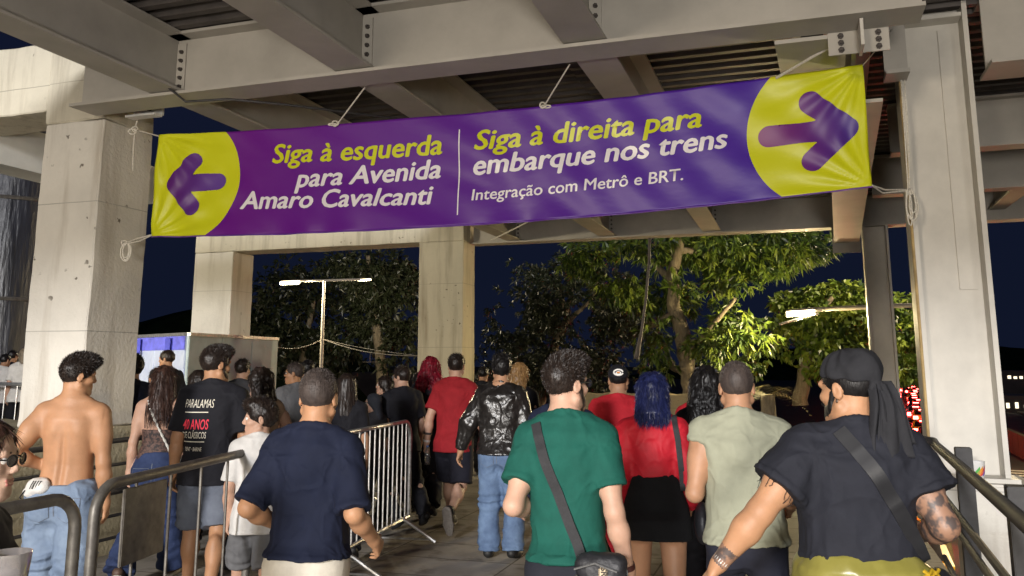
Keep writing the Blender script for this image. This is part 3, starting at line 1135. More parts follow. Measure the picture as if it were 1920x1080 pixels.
def concrete_mat(key, c, stain, pits=True, scale=1.0, bump=0.5):
    if key in MATS:
        return MATS[key]
    m = bpy.data.materials.new(key)
    MATS[key] = m
    m.use_nodes = True
    nt = m.node_tree
    N, Lk = nt.nodes, nt.links.new
    b = N['Principled BSDF']
    b.inputs['Roughness'].default_value = .88
    b.inputs['Specular IOR Level'].default_value = .25
    tc = N.new('ShaderNodeTexCoord')
    def noise(sc, det, vec=None, ro=.6):
        n = N.new('ShaderNodeTexNoise')
        n.inputs['Scale'].default_value = sc
        n.inputs['Detail'].default_value = det
        n.inputs['Roughness'].default_value = ro
        Lk(vec or tc.outputs['Object'], n.inputs['Vector'])
        return n.outputs['Fac']
    def ramp(src, p0, c0, p1, c1):
        r = N.new('ShaderNodeValToRGB')
        r.color_ramp.elements[0].position, r.color_ramp.elements[0].color = p0, tuple(c0) + (1,)
        r.color_ramp.elements[1].position, r.color_ramp.elements[1].color = p1, tuple(c1) + (1,)
        Lk(src, r.inputs[0])
        return r.outputs[0]
    def mix(a, c_, f, mode='MIX'):
        x = N.new('ShaderNodeMix')
        x.data_type = 'RGBA'
        x.blend_type = mode
        for i, v in ((6, a), (7, c_)):
            if isinstance(v, tuple):
                x.inputs[i].default_value = v + (1,)
            else:
                Lk(v, x.inputs[i])
        if isinstance(f, float):
            x.inputs[0].default_value = f
        else:
            Lk(f, x.inputs[0])
        return x.outputs[2]
    base = ramp(noise(1.1 * scale, 6), .35, tuple(x * .82 for x in c), .65, c)
    mp = N.new('ShaderNodeMapping')
    mp.inputs['Scale'].default_value = (5, 5, .5)
    Lk(tc.outputs['Object'], mp.inputs[0])
    streak = ramp(noise(1.0, 8, mp.outputs[0]), .50, (0, 0, 0), .80, (1, 1, 1))
    col = mix(base, tuple(stain), streak)
    h = noise(30, 6)
    if pits:
        v = N.new('ShaderNodeTexVoronoi')
        v.inputs['Scale'].default_value = 9
        v.inputs['Randomness'].default_value = 1
        wv = N.new('ShaderNodeVectorMath')
        wv.operation = 'MULTIPLY_ADD'
        nn3 = N.new('ShaderNodeTexNoise')
        nn3.inputs['Scale'].default_value = 26
        Lk(tc.outputs['Object'], nn3.inputs['Vector'])
        Lk(nn3.outputs['Color'], wv.inputs[0])
        wv.inputs[1].default_value = (.075, .075, .075)
        Lk(tc.outputs['Object'], wv.inputs[2])
        Lk(wv.outputs[0], v.inputs['Vector'])
        near = ramp(v.outputs['Distance'], .11, (1, 1, 1), .18, (0, 0, 0))
        some = ramp(noise(1.4, 3), .54, (0, 0, 0), .62, (1, 1, 1))
        pit = mix(near, (0.0, 0.0, 0.0), 0.0)
        mul = mix(pit, some, 1.0, 'MULTIPLY')
        col = mix(col, tuple(x * .45 for x in stain), mul)
    # formwork joints and a broad grimy wash
    sz = N.new('ShaderNodeSeparateXYZ')
    Lk(tc.outputs['Object'], sz.inputs[0])
    def M_(op, a, b_=None):
        q = N.new('ShaderNodeMath')
        q.operation = op
        for i_, v_ in enumerate((a, b_)):
            if v_ is None:
                continue
            if isinstance(v_, (int, float)):
                q.inputs[i_].default_value = v_
            else:
                Lk(v_, q.inputs[i_])
        return q.outputs[0]
    jl = M_('LESS_THAN', M_('FRACT', M_('MULTIPLY', M_('ADD', sz.outputs[2], .37), .87)), .007)
    col = mix(col, tuple(x * .55 for x in c), jl)
    col = mix(col, tuple(x * .62 for x in c), ramp(noise(.55, 10, None, .7), .52, (0, 0, 0), .72, (.8, .8, .8)))
    Lk(col, b.inputs['Base Color'])
    bp = N.new('ShaderNodeBump')
    bp.inputs['Strength'].default_value = bump
    bp.inputs['Distance'].default_value = .012
    Lk(h, bp.inputs['Height'])
    Lk(bp.outputs[0], b.inputs['Normal'])
    return m

M_CONC = concrete_mat('painted_concrete', (.76, .72, .64), (.40, .35, .28))
M_CONC2 = concrete_mat('weathered_concrete', (.64, .59, .47), (.26, .22, .16))
M_PLINTH = concrete_mat('rough_concrete', (.50, .44, .30), (.24, .19, .11), True, 2.0, 1.0)
M_FLOOR = mat('forecourt_concrete', (.42, .385, .335), rough=.72, color2=(.27, .245, .21), scale=1.6, detail=9, bump=.35, bscale=18, spec=.3)
nt = M_FLOOR.node_tree
bk = nt.nodes.new('ShaderNodeTexBrick')
bk.inputs['Scale'].default_value = .42
bk.inputs['Mortar Size'].default_value = .0035
bk.inputs['Color1'].default_value = (1, 1, 1, 1)
bk.inputs['Color2'].default_value = (.86, .86, .86, 1)
bk.inputs['Mortar'].default_value = (.35, .33, .30, 1)
bk.offset = 0
mpf = nt.nodes.new('ShaderNodeMapping')
mpf.inputs['Rotation'].default_value = (0, 0, TH)
tcf = nt.nodes.new('ShaderNodeTexCoord')
nt.links.new(tcf.outputs['Object'], mpf.inputs[0])
nt.links.new(mpf.outputs[0], bk.inputs['Vector'])
st = nt.nodes.new('ShaderNodeTexNoise')
st.inputs['Scale'].default_value = 5
st.inputs['Detail'].default_value = 8
nt.links.new(tcf.outputs['Object'], st.inputs['Vector'])
sr = nt.nodes.new('ShaderNodeValToRGB')
sr.color_ramp.elements[0].position, sr.color_ramp.elements[0].color = .30, (.55, .52, .48, 1)
sr.color_ramp.elements[1].position, sr.color_ramp.elements[1].color = .46, (1, 1, 1, 1)
nt.links.new(st.outputs['Fac'], sr.inputs[0])
bsdf = nt.nodes['Principled BSDF']
prev = bsdf.inputs['Base Color'].links[0].from_socket
for src in (bk.outputs['Color'], sr.outputs[0]):
    mm = nt.nodes.new('ShaderNodeMix')
    mm.data_type = 'RGBA'
    mm.blend_type = 'MULTIPLY'
    mm.inputs[0].default_value = 1
    nt.links.new(prev, mm.inputs[6])
    nt.links.new(src, mm.inputs[7])
    prev = mm.outputs[2]
nt.links.new(prev, bsdf.inputs['Base Color'])
M_STEEL = mat('cream_painted_steel', (.45, .42, .37), rough=.55, color2=(.35, .325, .285), scale=1.8, detail=8, bump=.12, bscale=9, spec=.4)
M_STEEL2 = mat('light_painted_steel', (.56, .53, .47), rough=.5, var=.10, scale=3, detail=8, bump=.12, bscale=9, spec=.4)
M_BOLT = mat('rusty_bolt', (.06, .05, .045), rough=.7, var=.3, scale=30)
M_DECK = mat('dark_corrugated_steel', (.125, .108, .098), rough=.55, color2=(.055, .047, .043), scale=2.2, metal=.3, detail=8)
M_RAIL = mat('dark_rail_paint', (.030, .028, .028), rough=.62, var=.3, scale=20, spec=.5)
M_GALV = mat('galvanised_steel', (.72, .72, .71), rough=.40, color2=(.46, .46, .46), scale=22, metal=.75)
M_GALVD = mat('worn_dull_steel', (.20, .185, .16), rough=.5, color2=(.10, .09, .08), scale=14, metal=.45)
M_ROPE = mat('white_rope', (.62, .58, .50), rough=.9, var=.2, scale=80)
M_ASPH = mat('street_asphalt', (.055, .052, .048), rough=.8, var=.3, scale=.8, detail=8)
M_DIRT = mat('dark_earth', (.035, .032, .022), rough=.95, var=.4, scale=.5)

def adopt(o, parent):
    o.parent = parent
    o.matrix_parent_inverse = (Matrix.Translation(parent.location) @ parent.rotation_euler.to_matrix().to_4x4()).inverted()
    return o

def in_(mb, name, m, parent, **kw):
    return adopt(mb.build(name, m, None, **kw), parent)

# ------------------------------------------------------------------ ground, forecourt, street
g = MB()
g.add([(-400, -60, -4.004), (900, -60, -4.004), (900, 1200, -4.004), (-400, 1200, -4.004)], [(0, 1, 2, 3)])
o = g.build('ground', M_DIRT); o['kind'] = 'structure'
g = MB()
g.box((-45, -20, -4.0), (1.05, 18.5, 0.0), lambda x, y, z: P(x, y, z))
o = g.build('forecourt', M_FLOOR); o['kind'] = 'structure'
# street running away to the right, a little lower
SD = Vector((13.3, 29.3, 0)).normalized()
SN = Vector((SD.y, -SD.x, 0))
S0 = Vector((13.25, 29.9, 0))
def ST_(n, l, z=-4.0):
    return S0 + SN * n + SD * l + Vector((0, 0, z))
g = MB()
g.add([ST_(-5.4, -40, -4.0), ST_(11.6, -40, -4.0), ST_(11.6, 400, -4.0), ST_(-5.4, 400, -4.0)], [(0, 1, 2, 3)])
o = g.build('street', M_ASPH); o['kind'] = 'structure'
g = MB()
g.box((11.6, -40, -4.002), (16, 400, -3.86), lambda x, y, z: ST_(x, y, z))
o = g.build('pavement', mat('pavement_concrete', (.20, .17, .12), var=.25, scale=1.2, detail=8, rough=.9)); o['kind'] = 'structure'
g = MB()
for i in range(10):
    l0 = 10.5 + i * 1.15
    g.add([ST_(2.4, l0, -3.995), ST_(11.2, l0, -3.995), ST_(11.2, l0 + .55, -3.995), ST_(2.4, l0 + .55, -3.995)], [(0, 1, 2, 3)])
for k in range(30):
    g.add([ST_(2.55, 24 + k * 9, -3.996), ST_(2.70, 24 + k * 9, -3.996), ST_(2.70, 28 + k * 9, -3.996), ST_(2.55, 28 + k * 9, -3.996)], [(0, 1, 2, 3)])
o = g.build('road_markings', mat('road_paint', (.62, .60, .55), var=.25, scale=6, rough=.7)); o['kind'] = 'structure'
# far hill behind everything
def hill(name, cx, cy, rx, ry, hz, seed, m):
    n = 40
    V, F = [], []
    for j in range(n + 1):
        for i in range(n + 1):
            u, v = i / n * 2 - 1, j / n * 2 - 1
            r2 = u * u + v * v
            V.append((cx + u * rx, cy + v * ry, -4.5 + hz * max(0, 1 - r2) ** 1.2))
    V = np.array(V, np.float32)
    V[:, 2] += (V[:, 2] > -4.3) * 0.08 * hz * fbm(V * .05, seed)
    for j in range(n):
        for i in range(n):
            a = j * (n + 1) + i
            F.append((a, a + 1, a + n + 2, a + n + 1))
    o = link(name, mesh_from(name, V, F, True), m)
    o['kind'] = 'structure'
M_HILL = mat('wooded_hillside', (.022, .034, .014), rough=1, var=.5, scale=.25, detail=10, spec=0)
hill('hill', -36, 105, 26, 25, 12.2, 3, M_HILL)
hill('hill', 150, 330, 110, 60, 14, 5, M_HILL)

# ------------------------------------------------------------------ the steel canopy
CANOPY = empty('steel_canopy', P(-2.4, 6, 3.82), 'cream steel canopy of crossing beams over the walkway, with dark corrugated roof sheets', 'canopy')
ZB, ZT = 3.82, 4.36

def ibeam_v(b0, b1, a0, a1, z0, z1, name='crossbeam', tw=.03, ft=.026, m=M_STEEL):
    mb = MB()
    bc = (b0 + b1) / 2
    f = lambda x, y, z: P(x, y, z)
    mb.box((a0, b0, z0), (a1, b1, z0 + ft), f)
    mb.box((a0, bc - tw / 2, z0 + ft), (a1, bc + tw / 2, z1 - ft), f)
    mb.box((a0, b0, z1 - ft), (a1, b1, z1), f)
    return in_(mb, name, m, CANOPY)

def ibeam_u(a0, a1, b0, b1, z0, z1, name='beam', tw=.02, ft=.022, m=M_STEEL):
    mb = MB()
    ac = (a0 + a1) / 2
    f = lambda x, y, z: P(x, y, z)
    mb.box((a0, b0, z0), (a1, b1, z0 + ft), f)
    mb.box((ac - tw / 2, b0, z0 + ft), (ac + tw / 2, b1, z1 - ft), f)
    mb.box((a0, b0, z1 - ft), (a1, b1, z1), f)
    return in_(mb, name, m, CANOPY)

def bolts_row(pts, nrm, r=.022, name='bolt'):
    for p in pts:
        mb = MB()
        n = Vector(nrm)
        mb.tube([p, p + n * .016], r, 6)
        mb.tube([p + n * .016, p + n * .030], r * .55, 6)
        in_(mb, name, M_BOLT, CANOPY)

UV = P(1, 0, 0)
UU = P(0, 1, 0)
ibeam_v(5.48, 5.78, -5.82, .85, ZB, ZT)
ibeam_v(14.60, 14.92, -5.66, 6.5, ZB, ZT + .02)
ibeam_v(-2.9, -2.6, -5.82, 6.5, ZB, ZT)
for a0, a1 in ((-4.98, -4.70), (-3.25, -2.95), (-1.45, -1.15)):
    zb = ZB + .035
    ibeam_u(a0, a1, -2.6, 5.612, zb, ZT - .004)
    ibeam_u(a0, a1, 5.648, 14.742, zb, ZT - .004)
    ac = (a0 + a1) / 2
    # bolted end plates against the crossbeam webs
    for bb, dirn in ((5.612, -1), (5.648, 1), (14.742, -1)):
        mb = MB()
        b_in = bb + dirn * .012
        mb.box((ac - .10, min(bb, b_in) + (.001 if dirn < 0 else 0), zb + .03), (ac - .013, max(bb, b_in), ZT - .06), lambda x, y, z: P(x, y, z))
        mb.box((ac + .013, min(bb, b_in) + (.001 if dirn < 0 else 0), zb + .03), (ac + .10, max(bb, b_in), ZT - .06), lambda x, y, z: P(x, y, z))
        in_(mb, 'end_plate', M_STEEL, CANOPY)
        if dirn < 0:
            bolts_row([P(ac + .06, b_in, zb + .07 + k * .075) for k in range(5)], -UU, .018)
# deeper girder on the right, carrying the secondary beams
def GK(x, y, z):
    return P(x + .040 * (y - 14.5), y, z)
mb = MB()
mb.box((.62, 6.62, 3.56), (1.0, 14.58, 3.588), GK)
mb.box((.795, 6.62, 3.59), (.825, 14.57, ZT - .03), GK)
mb.box((.62, 6.62, ZT - .029), (1.0, 14.58, ZT - .004), GK)
mb.box((.30, 5.80, 3.79), (.70, 6.62, 3.818), GK)
mb.box((.795 - .0, 5.80, 3.83), (.825 - .0, 6.615, ZT - .03), GK)
in_(mb, 'girder', M_STEEL, CANOPY)
mb = MB()
mb.box((.29, 5.785, 3.665), (.665, 5.798, ZT - .03), lambda x, y, z: P(x, y, z))
in_(mb, 'splice_plate', M_STEEL, CANOPY)
mb = MB()
mb.box((.475, 5.56, 3.64), (.495, 5.783, 3.815), lambda x, y, z: P(x, y, z))
in_(mb, 'stiffener', M_STEEL2, CANOPY)
for aa in (.37, .60):
    bolts_row([P(aa, 5.785, 3.695 + k * .048) for k in range(3)], -UU, .020)
mb = MB()
mb.box((.60, 14.585, 3.40), (1.02, 14.597, 3.82), lambda x, y, z: P(x, y, z))
in_(mb, 'end_plate', M_STEEL, CANOPY)
ibeam_v(6.72, 7.16, 1.44, 6.5, ZB - .01, ZT + .04)
mb = MB()
mb.box((.735, 6.74, ZB - .01), (.90, 6.975, ZB + .02), lambda x, y, z: P(x, y, z))
mb.box((.735, 6.85, ZB + .021), (.90, 6.87, ZT - .02), lambda x, y, z: P(x, y, z))
in_(mb, 'bracket', M_STEEL, CANOPY)
for bb in (9.6, 12.0):
    ibeam_v(bb - .12, bb + .12, 1.025, 6.5, ZB, ZT - .01)
for aa in (2.9, 4.7):
    ibeam_u(aa, aa + .24, 7.2, 14.742, ZB + .18, ZT - .012)
# corrugated roof sheets laid across the beams
def corrugated(a0, a1, b0, b1, z):
    prof = [(0, 0), (.07, 0), (.10, .05), (.17, .05), (.20, 0)]
    pts = []
    b = b0
    while b < b1:
        for u, h in prof[:-1]:
            pts.append((b + u, z + h))
        b += .20
    V, F = [], []
    for bb, zz in pts:
        V += [P(a0, bb, zz), P(a1, bb, zz)]
    n = len(pts)
    V += [v + Vector((0, 0, .012)) for v in V]
    for i in range(n - 1):
        F.append((2 * i, 2 * i + 1, 2 * i + 3, 2 * i + 2))
        k = 2 * n
        F.append((k + 2 * i, k + 2 * i + 2, k + 2 * i + 3, k + 2 * i + 1))
    return mesh_from('roof_sheet', V, F)
edges = [-6.0, -3.9, -1.9, .1, 2.4, 4.6, 6.6]
for i in range(6):
    adopt(link('roof_sheet', corrugated(edges[i] + .004, edges[i + 1] + .05, -3.0, 15.2, 4.366 + .014 * (i % 2)), M_DECK), CANOPY)
# cable and clip on the crossbeam
mb = MB()
mb.tube([P(-4.75, 5.44, 3.86), P(-4.6, 5.47, 3.74), P(-4.3, 5.6, 3.77), P(-3.9, 5.82, 3.75), P(-3.2, 7.0, 3.86), P(-2.7, 8.2, 4.0)], .010, 6)
in_(mb, 'cable', M_RAIL, CANOPY, smooth=True)
mb = MB()
mb.tube([at(1218, 447, 13.9), at(1217, 490, 13.7), at(1211, 560, 13.6), at(1203, 620, 13.5), at(1193, 672, 13.4)], lambda t: .022 + .02 * (t > .75), 8)
in_(mb, 'hanging_cable', mat('grey_cable', (.16, .14, .13), rough=.6), CANOPY, smooth=True)
for a_, b_ in ((-5.45, 6.02), (-5.52, 14.96)):
    mb = MB()
    mb.box((a_ - .16, b_ - .02, 3.84), (a_ + .16, b_ + .0, 3.98), lambda x, y, z: P(x, y, z))
    mb.box((a_ - .16, b_ - .12, 3.822), (a_ + .16, b_ - .021, 3.84), lambda x, y, z: P(x, y, z))
    in_(mb, 'bracket', mat('white_plate', (.75, .73, .68), var=.1, scale=10), CANOPY)
    bolts_row([P(a_ + .02, b_ - .02, 3.91)], -UU, .025)

# steel columns on the right
def h_column(name, a0, a1, b0, b1, z0, z1, label, m, panel=False):
    c = empty(name, P((a0 + a1) / 2, (b0 + b1) / 2, z0), label, 'column')
    f = lambda x, y, z: P(x, y, z)
    bc = (b0 + b1) / 2
    for q0, q1 in ((a0, a0 + .035), (a1 - .035, a1)):
        mb = MB(); mb.box((q0, b0, z0), (q1, b1, z1), f); in_(mb, 'flange', m, c)
    mb = MB(); mb.box((a0 + .035, bc - .012, z0), (a1 - .035, bc + .012, z1), f); in_(mb, 'web', m, c)
    mb = MB(); mb.box((a0 + .036, b0 + .02, 4.30), (a1 - .036, bc - .013, 4.33), f)
    in_(mb, 'stiffener', m, c)
    mb = MB(); mb.box((a0 - .05, b0 - .05, z0 - .03), (a1 + .05, b1 + .05, z0 - .0005), f)
    in_(mb, 'base_plate', m, c)
    return c
COLA = h_column('steel_column', .86, 1.36, 6.98, 7.36, .86, 4.9, 'near cream steel column of open section, its foot on a concrete pier beside the handrail', M_STEEL2)
mb = MB(); mb.box((.87, 7.361, 2.5), (.905, 7.37, 3.3), lambda x, y, z: P(x, y, z)); in_(mb, 'weld_plate', M_STEEL2, COLA)
mb = MB(); mb.box((1.17, 7.14, 2.2), (1.29, 7.157, 4.25), lambda x, y, z: P(x, y, z)); in_(mb, 'lit_web_strip', M_STEEL2, COLA)  # added strip, stands in for the differently lit part of the web
mb = MB()
mb.tube([P(.855, 6.985, .9), P(.855, 6.985, 4.3)], .012, 6)
in_(mb, 'weld_bead', mat('rust_streak', (.40, .28, .12), var=.3, scale=8), COLA)
COLB = h_column('steel_column', 1.06, 1.44, 14.62, 14.90, -.2, 3.819, 'far steel column with a small hatch frame, half hidden behind the bandana', M_STEEL2)
mb = MB()
f = lambda x, y, z: P(x, y, z)
for z in (.55, 1.15): mb.box((1.1, 14.63, z), (1.4, 14.66, z + .02), f)
mb.box((1.24, 14.632, .57), (1.26, 14.658, 1.15), f)
in_(mb, 'hatch_frame', M_STEEL2, COLB)
pier = empty('concrete_pier', P(1.1, 7.2, -4.0), 'grey concrete pier carrying the near steel column beyond the handrail', 'pier')
mb = MB(); mb.box((1.06, 6.88, -4.0), (1.50, 7.50, .50), lambda x, y, z: P(x, y, z)); in_(mb, 'shaft', M_CONC, pier)
mb = MB(); mb.box((.78, 6.85, .5005), (1.52, 7.52, .829), lambda x, y, z: P(x, y, z)); in_(mb, 'cap', M_CONC, pier, bevel=.015)

# concrete portals on the left
def rough_box(a0, a1, b0, b1, z0, z1, seed, amp=.008, st=.09):
    """a cast block with slightly uneven faces and chipped edges"""
    bm = bmesh.new()
    bmesh.ops.create_cube(bm, size=1)
    for v in bm.verts:
        v.co = Vector((a0 + (v.co.x + .5) * (a1 - a0), b0 + (v.co.y + .5) * (b1 - b0), z0 + (v.co.z + .5) * (z1 - z0)))
    bmesh.ops.bevel(bm, geom=bm.edges[:], offset=.012, segments=1, affect='EDGES')
    for ax, (lo, hi) in enumerate(((a0, a1), (b0, b1), (z0, z1))):
        n = int((hi - lo) / st)
        for i in range(1, n):
            no = [0, 0, 0]; no[ax] = 1
            co = [0, 0, 0]; co[ax] = lo + (hi - lo) * i / n
            bmesh.ops.bisect_plane(bm, geom=bm.verts[:] + bm.edges[:] + bm.faces[:], plane_co=co, plane_no=no)
    V = np.array([list(v.co) for v in bm.verts], np.float32)
    d = np.stack([fbm(V * 4 + 31 * k, seed + k, 3) for k in range(3)], 1) * amp
    c = np.array([(a0 + a1) / 2, (b0 + b1) / 2, 0])
    for v, e in zip(bm.verts, d):
        v.co = P(v.co.x + e[0], v.co.y + e[1], v.co.z + e[2])
    me = bpy.data.meshes.new('block')
    bm.to_mesh(me)
    bm.free()
    me.polygons.foreach_set('use_smooth', np.ones(len(me.polygons), bool))
    me.set_sharp_from_angle(angle=R(30))
    return me
POR = empty('concrete_portal', P(-6.2, 6.2, 1.1), 'near weathered cream concrete portal frame standing on the rough plinth', 'portal frame')
adopt(link('column', rough_box(-6.55, -5.86, 5.92, 6.55, 1.1, 3.842, 2), M_CONC), POR)
adopt(link('beam', rough_box(-13, -6.56, 5.94, 6.5, 3.98, 4.66, 5), M_CONC2), POR)
adopt(link('column_head', rough_box(-6.55, -5.86, 5.92, 6.55, 3.846, 4.66, 8), M_CONC2), POR)
POR2 = empty('concrete_portal', P(-8.5, 14.6, 0), 'far concrete portal frame of two pillars and a stained lintel behind the crowd', 'portal frame')
adopt(link('column', rough_box(-6.60, -5.72, 14.38, 14.98, 0, 3.86, 12, st=.15), M_CONC2), POR2)
adopt(link('column', rough_box(-11.62, -10.70, 14.40, 15.1, 0, 3.86, 15, st=.15), M_CONC), POR2)
adopt(link('lintel', rough_box(-11.62, -5.72, 14.39, 15.0, 3.865, 4.55, 18, st=.15), M_CONC2), POR2)
pl = link('plinth', rough_box(-14, -5.84, 2.2, 6.9, .0, 1.09, 22, .022, .12), M_PLINTH)
tag(pl, 'rough yellowish concrete plinth carrying the near portal column, behind the dark rail', 'plinth')
# white fascia of the next canopy, off to the left
fb = MB()
fb.box((-7.95, 5.0, 3.78), (-7.80, 8.9, 4.16), lambda x, y, z: P(x, y, z))
fb.box((-8.2, 5.0, 3.70), (-7.78, 8.9, 3.775), lambda x, y, z: P(x, y, z))
fo = empty('canopy_edge', P(-7.9, 10, 3.7), 'white fascia of the neighbouring canopy passing behind the near concrete column', 'fascia')
in_(fb, 'fascia_beam', mat('white_fascia', (.66, .66, .62), rough=.5, var=.08, scale=3), fo)
# dark wrapped towers at the far left
def tower(px, Y, r, z1, label, m):
    c = at(px, 600, Y)
    t = empty('wrapped_tower', (c.x, c.y, 0), label, 'tower')
    n, V, F = 28, [], []
    hs_ = np.linspace(0, z1, 16)
    for z in hs_:
        for k in range(n):
            a = 2 * math.pi * k / n
            rr = r * (1 + .03 * math.sin(a * 7 + z))
            V.append((math.cos(a) * rr, math.sin(a) * rr, z))
    for j in range(len(hs_) - 1):
        for k in range(n):
            F.append((j * n + k, j * n + (k + 1) % n, (j + 1) * n + (k + 1) % n, (j + 1) * n + k))
    link('sheet_wrap', mesh_from('sheet_wrap', V, F, True), m, t)
    b = MB()
    for z in (z1 * .35, z1 * .62):
        b = MB()
        b.tube([(math.cos(a) * r * 1.03, math.sin(a) * r * 1.03, z) for a in np.linspace(0, 2 * math.pi, 29)], .05, 6, cap=False)
        b.build('band', M_GALVD, t, True)
M_WRAP = mat('dark_plastic_sheet', (.020, .022, .032), rough=.35, var=.5, scale=1.2, stretch=(3, 3, .4), bump=.6, bscale=3, bdist=.05)
tower(8, 21, .95, 9, 'dark sheet wrapped tower at the left edge of the photo', M_WRAP)
tower(88, 24, .62, 8.4, 'slimmer dark tower just left of the near concrete column', M_WRAP)
# wall of metal hoarding panels
def panel_run(name, p0, p1, z1, n, m, label, cat='hoarding', th=.05):
    p0, p1 = Vector((p0[0], p0[1], 0)), Vector((p1[0], p1[1], 0))
    e = empty(name, ((p0 + p1) / 2).to_tuple()[:2] + (0,), label, cat)
    d = (p1 - p0) / n
    nn = Vector((-d.y, d.x, 0)).normalized() * th
    for i in range(n):
        a, b = p0 + d * (i + .004), p0 + d * (i + .996)
        mb = MB()
        mb.box8([a, b, b + nn, a + nn] + [q + Vector((0, 0, z1)) for q in (a, b, b + nn, a + nn)])
        in_(mb, 'panel', m, e, bevel=.008)
        mb = MB()
        mb.box8([a + nn * -.5, b + nn * -.5, b + nn * 1.5, a + nn * 1.5] if False else [q + Vector((0, 0, z1 + .001)) for q in (a - nn * .4, b - nn * .4, b + nn * 1.4, a + nn * 1.4)] + [q + Vector((0, 0, z1 + .05)) for q in (a - nn * .4, b - nn * .4, b + nn * 1.4, a + nn * 1.4)])
        in_(mb, 'rim', M_GALV, e)
    return e
M_SHEET = mat('grey_sheet_metal', (.43, .53, .57), rough=.42, color2=(.30, .38, .41), scale=3, detail=9, metal=.0, bump=.3, bscale=5, bdist=.03)
M_SHEETB = mat('blue_lit_sheet', (.66, .74, .92), rough=.35, color2=(.48, .55, .78), scale=4, detail=9, metal=.0, bump=.3, bscale=5, bdist=.03)  # the blue light on this face is put into the sheet colour
c0, c1, c2 = at(345, 680, 13.6), at(520, 680, 16.4), at(190, 680, 15.9)
HB = panel_run('hoarding', c2, c0, 2.08, 3, M_SHEETB, 'blue lit run of metal hoarding panels left of its bright corner', 'hoarding')
mb = MB()
for t in (.22, .52, .86):
    p = c2.lerp(c0, t) - Vector((.03, .04, 0))
    mb.box((p.x - .05, p.y - .05, 1.80), (p.x + .03, p.y - .03, 2.06))
d_ = (c0 - c2).normalized()
nn_ = Vector((d_.y, -d_.x, 0)) * .006
p0, p1 = c2 + nn_, c0 + nn_
p0.z = p1.z = 0
mb.box8([p0 + nn_, p1 + nn_, p1, p0] + [q + Vector((0, 0, 0)) for q in (p0 + nn_, p1 + nn_, p1, p0)]) if False else None
in_(mb, 'bracket', mat('blue_clamp', (.08, .09, .5), var=.2), HB)
mb = MB()
mb.box8([p0 + nn_ + Vector((0, 0, 1.86)), p1 + nn_ + Vector((0, 0, 1.86)), p1 + Vector((0, 0, 1.86)), p0 + Vector((0, 0, 1.86)), p0 + nn_ + Vector((0, 0, 2.075)), p1 + nn_ + Vector((0, 0, 2.075)), p1 + Vector((0, 0, 2.075)), p0 + Vector((0, 0, 2.075))])
in_(mb, 'blue_stripe', mat('blue_panel_top', (.16, .17, .75), var=.3, scale=5), HB)  # saturated blue band along the panel tops
panel_run('hoarding', c0 + Vector((.06, .0, 0)), c1, 2.08, 3, M_SHEET, 'dull grey run of metal hoarding panels behind the black printed shirt', 'hoarding')
panel_run('hoarding', at(-60, 680, 21), at(120, 680, 24.5), 2.2, 4, mat('pale_grey_sheet', (.42, .42, .44), rough=.6, var=.1, scale=2), 'pale grey hoarding behind the people at the left edge', 'hoarding')
# low wall of the planted bank
rw = link('stone_wall', rough_box(-4.6, -1.7, 17.2, 17.6, 0, 1.05, 44, .03, .2), concrete_mat('bank_wall', (.30, .25, .16), (.12, .10, .06), True, 2, 1))
tag(rw, 'low earthy stone wall in front of the lit tree trunk', 'wall')

# ------------------------------------------------------------------ crowd barriers and rails
def barrier(p0, p1, label, m=M_GALV, h=1.1, r=.019, rb=.008, step=.115, z0=.0, feet=True, flipcurve=.16, plate=False):
    """steel crowd barrier: bent tube frame, thin bars, flat splayed feet"""
    p0, p1 = Vector((p0[0], p0[1], z0)), Vector((p1[0], p1[1], z0))
    d = p1 - p0
    Ln = d.length
    rz = math.atan2(d.y, d.x)
    e = empty('crowd_barrier', p0, label, 'barrier', None, rz)
    zb = .20
    c = flipcurve
    arc = lambda cx, cz, a0, a1: [Vector((cx + c * math.cos(a), 0, cz + c * math.sin(a))) for a in np.linspace(a0, a1, 7)]
    pts = [Vector((0, 0, zb))] + arc(c, h - c, math.pi, math.pi / 2) + arc(Ln - c, h - c, math.pi / 2, 0) + [Vector((Ln, 0, zb))]
    mb = MB()
    mb.tube(pts, r, 10)
    mb.tube([Vector((0, 0, zb)), Vector((Ln, 0, zb))], r * .9, 8)
    mb.build('frame', m, e, True)
    n = int(Ln / step)
    for i in range(1, n):
        x = Ln * i / n
        top = h - .01 if c < x < Ln - c else h - c + math.sqrt(max(0, c * c - (c - min(x, Ln - x)) ** 2)) - .005
        b = MB()
        b.tube([Vector((x, 0, zb)), Vector((x, 0, top))], rb, 6)
        b.build('bar', m, e, True)
    if feet:
        for x in (.18, Ln - .18):
            b = MB()
            for s in (-1, 1):
                b.tube([Vector((x, 0, zb + .01)), Vector((x, s * .33, .012))], .017, 8)
            b.tube([Vector((x, -.30, .03)), Vector((x, .30, .03))], .009, 6)
            b.build('foot', m, e, True)
    if plate:
        b = MB()
        b.box((.22, -.008, h - .40), (.60, .008, h - .04))
        b.build('number_plate', M_GALVD, e, bevel=.004)
    return e
pa, pb = at(636, 680, 6.9), at(772, 680, 8.6)
barrier((pa.x, pa.y), (pb.x, pb.y), 'bright galvanised crowd barrier with splayed feet, slanting away beside the navy shirt', M_GALV, plate=False)
q0, q1 = at(768, 680, 9.9), at(660, 680, 10.6)
barrier((q1.x, q1.y), (q0.x, q0.y), 'galvanised crowd barrier behind the slanting bright one, its rounded corner showing', M_GALV)
q0, q1 = at(648, 680, 10.2), at(530, 680, 11.0)
barrier((q1.x, q1.y), (q0.x, q0.y), 'galvanised crowd barrier between the boy and the navy shirt', M_GALV)
q0, q1 = at(950, 680, 14.6), at(872, 680, 15.2)
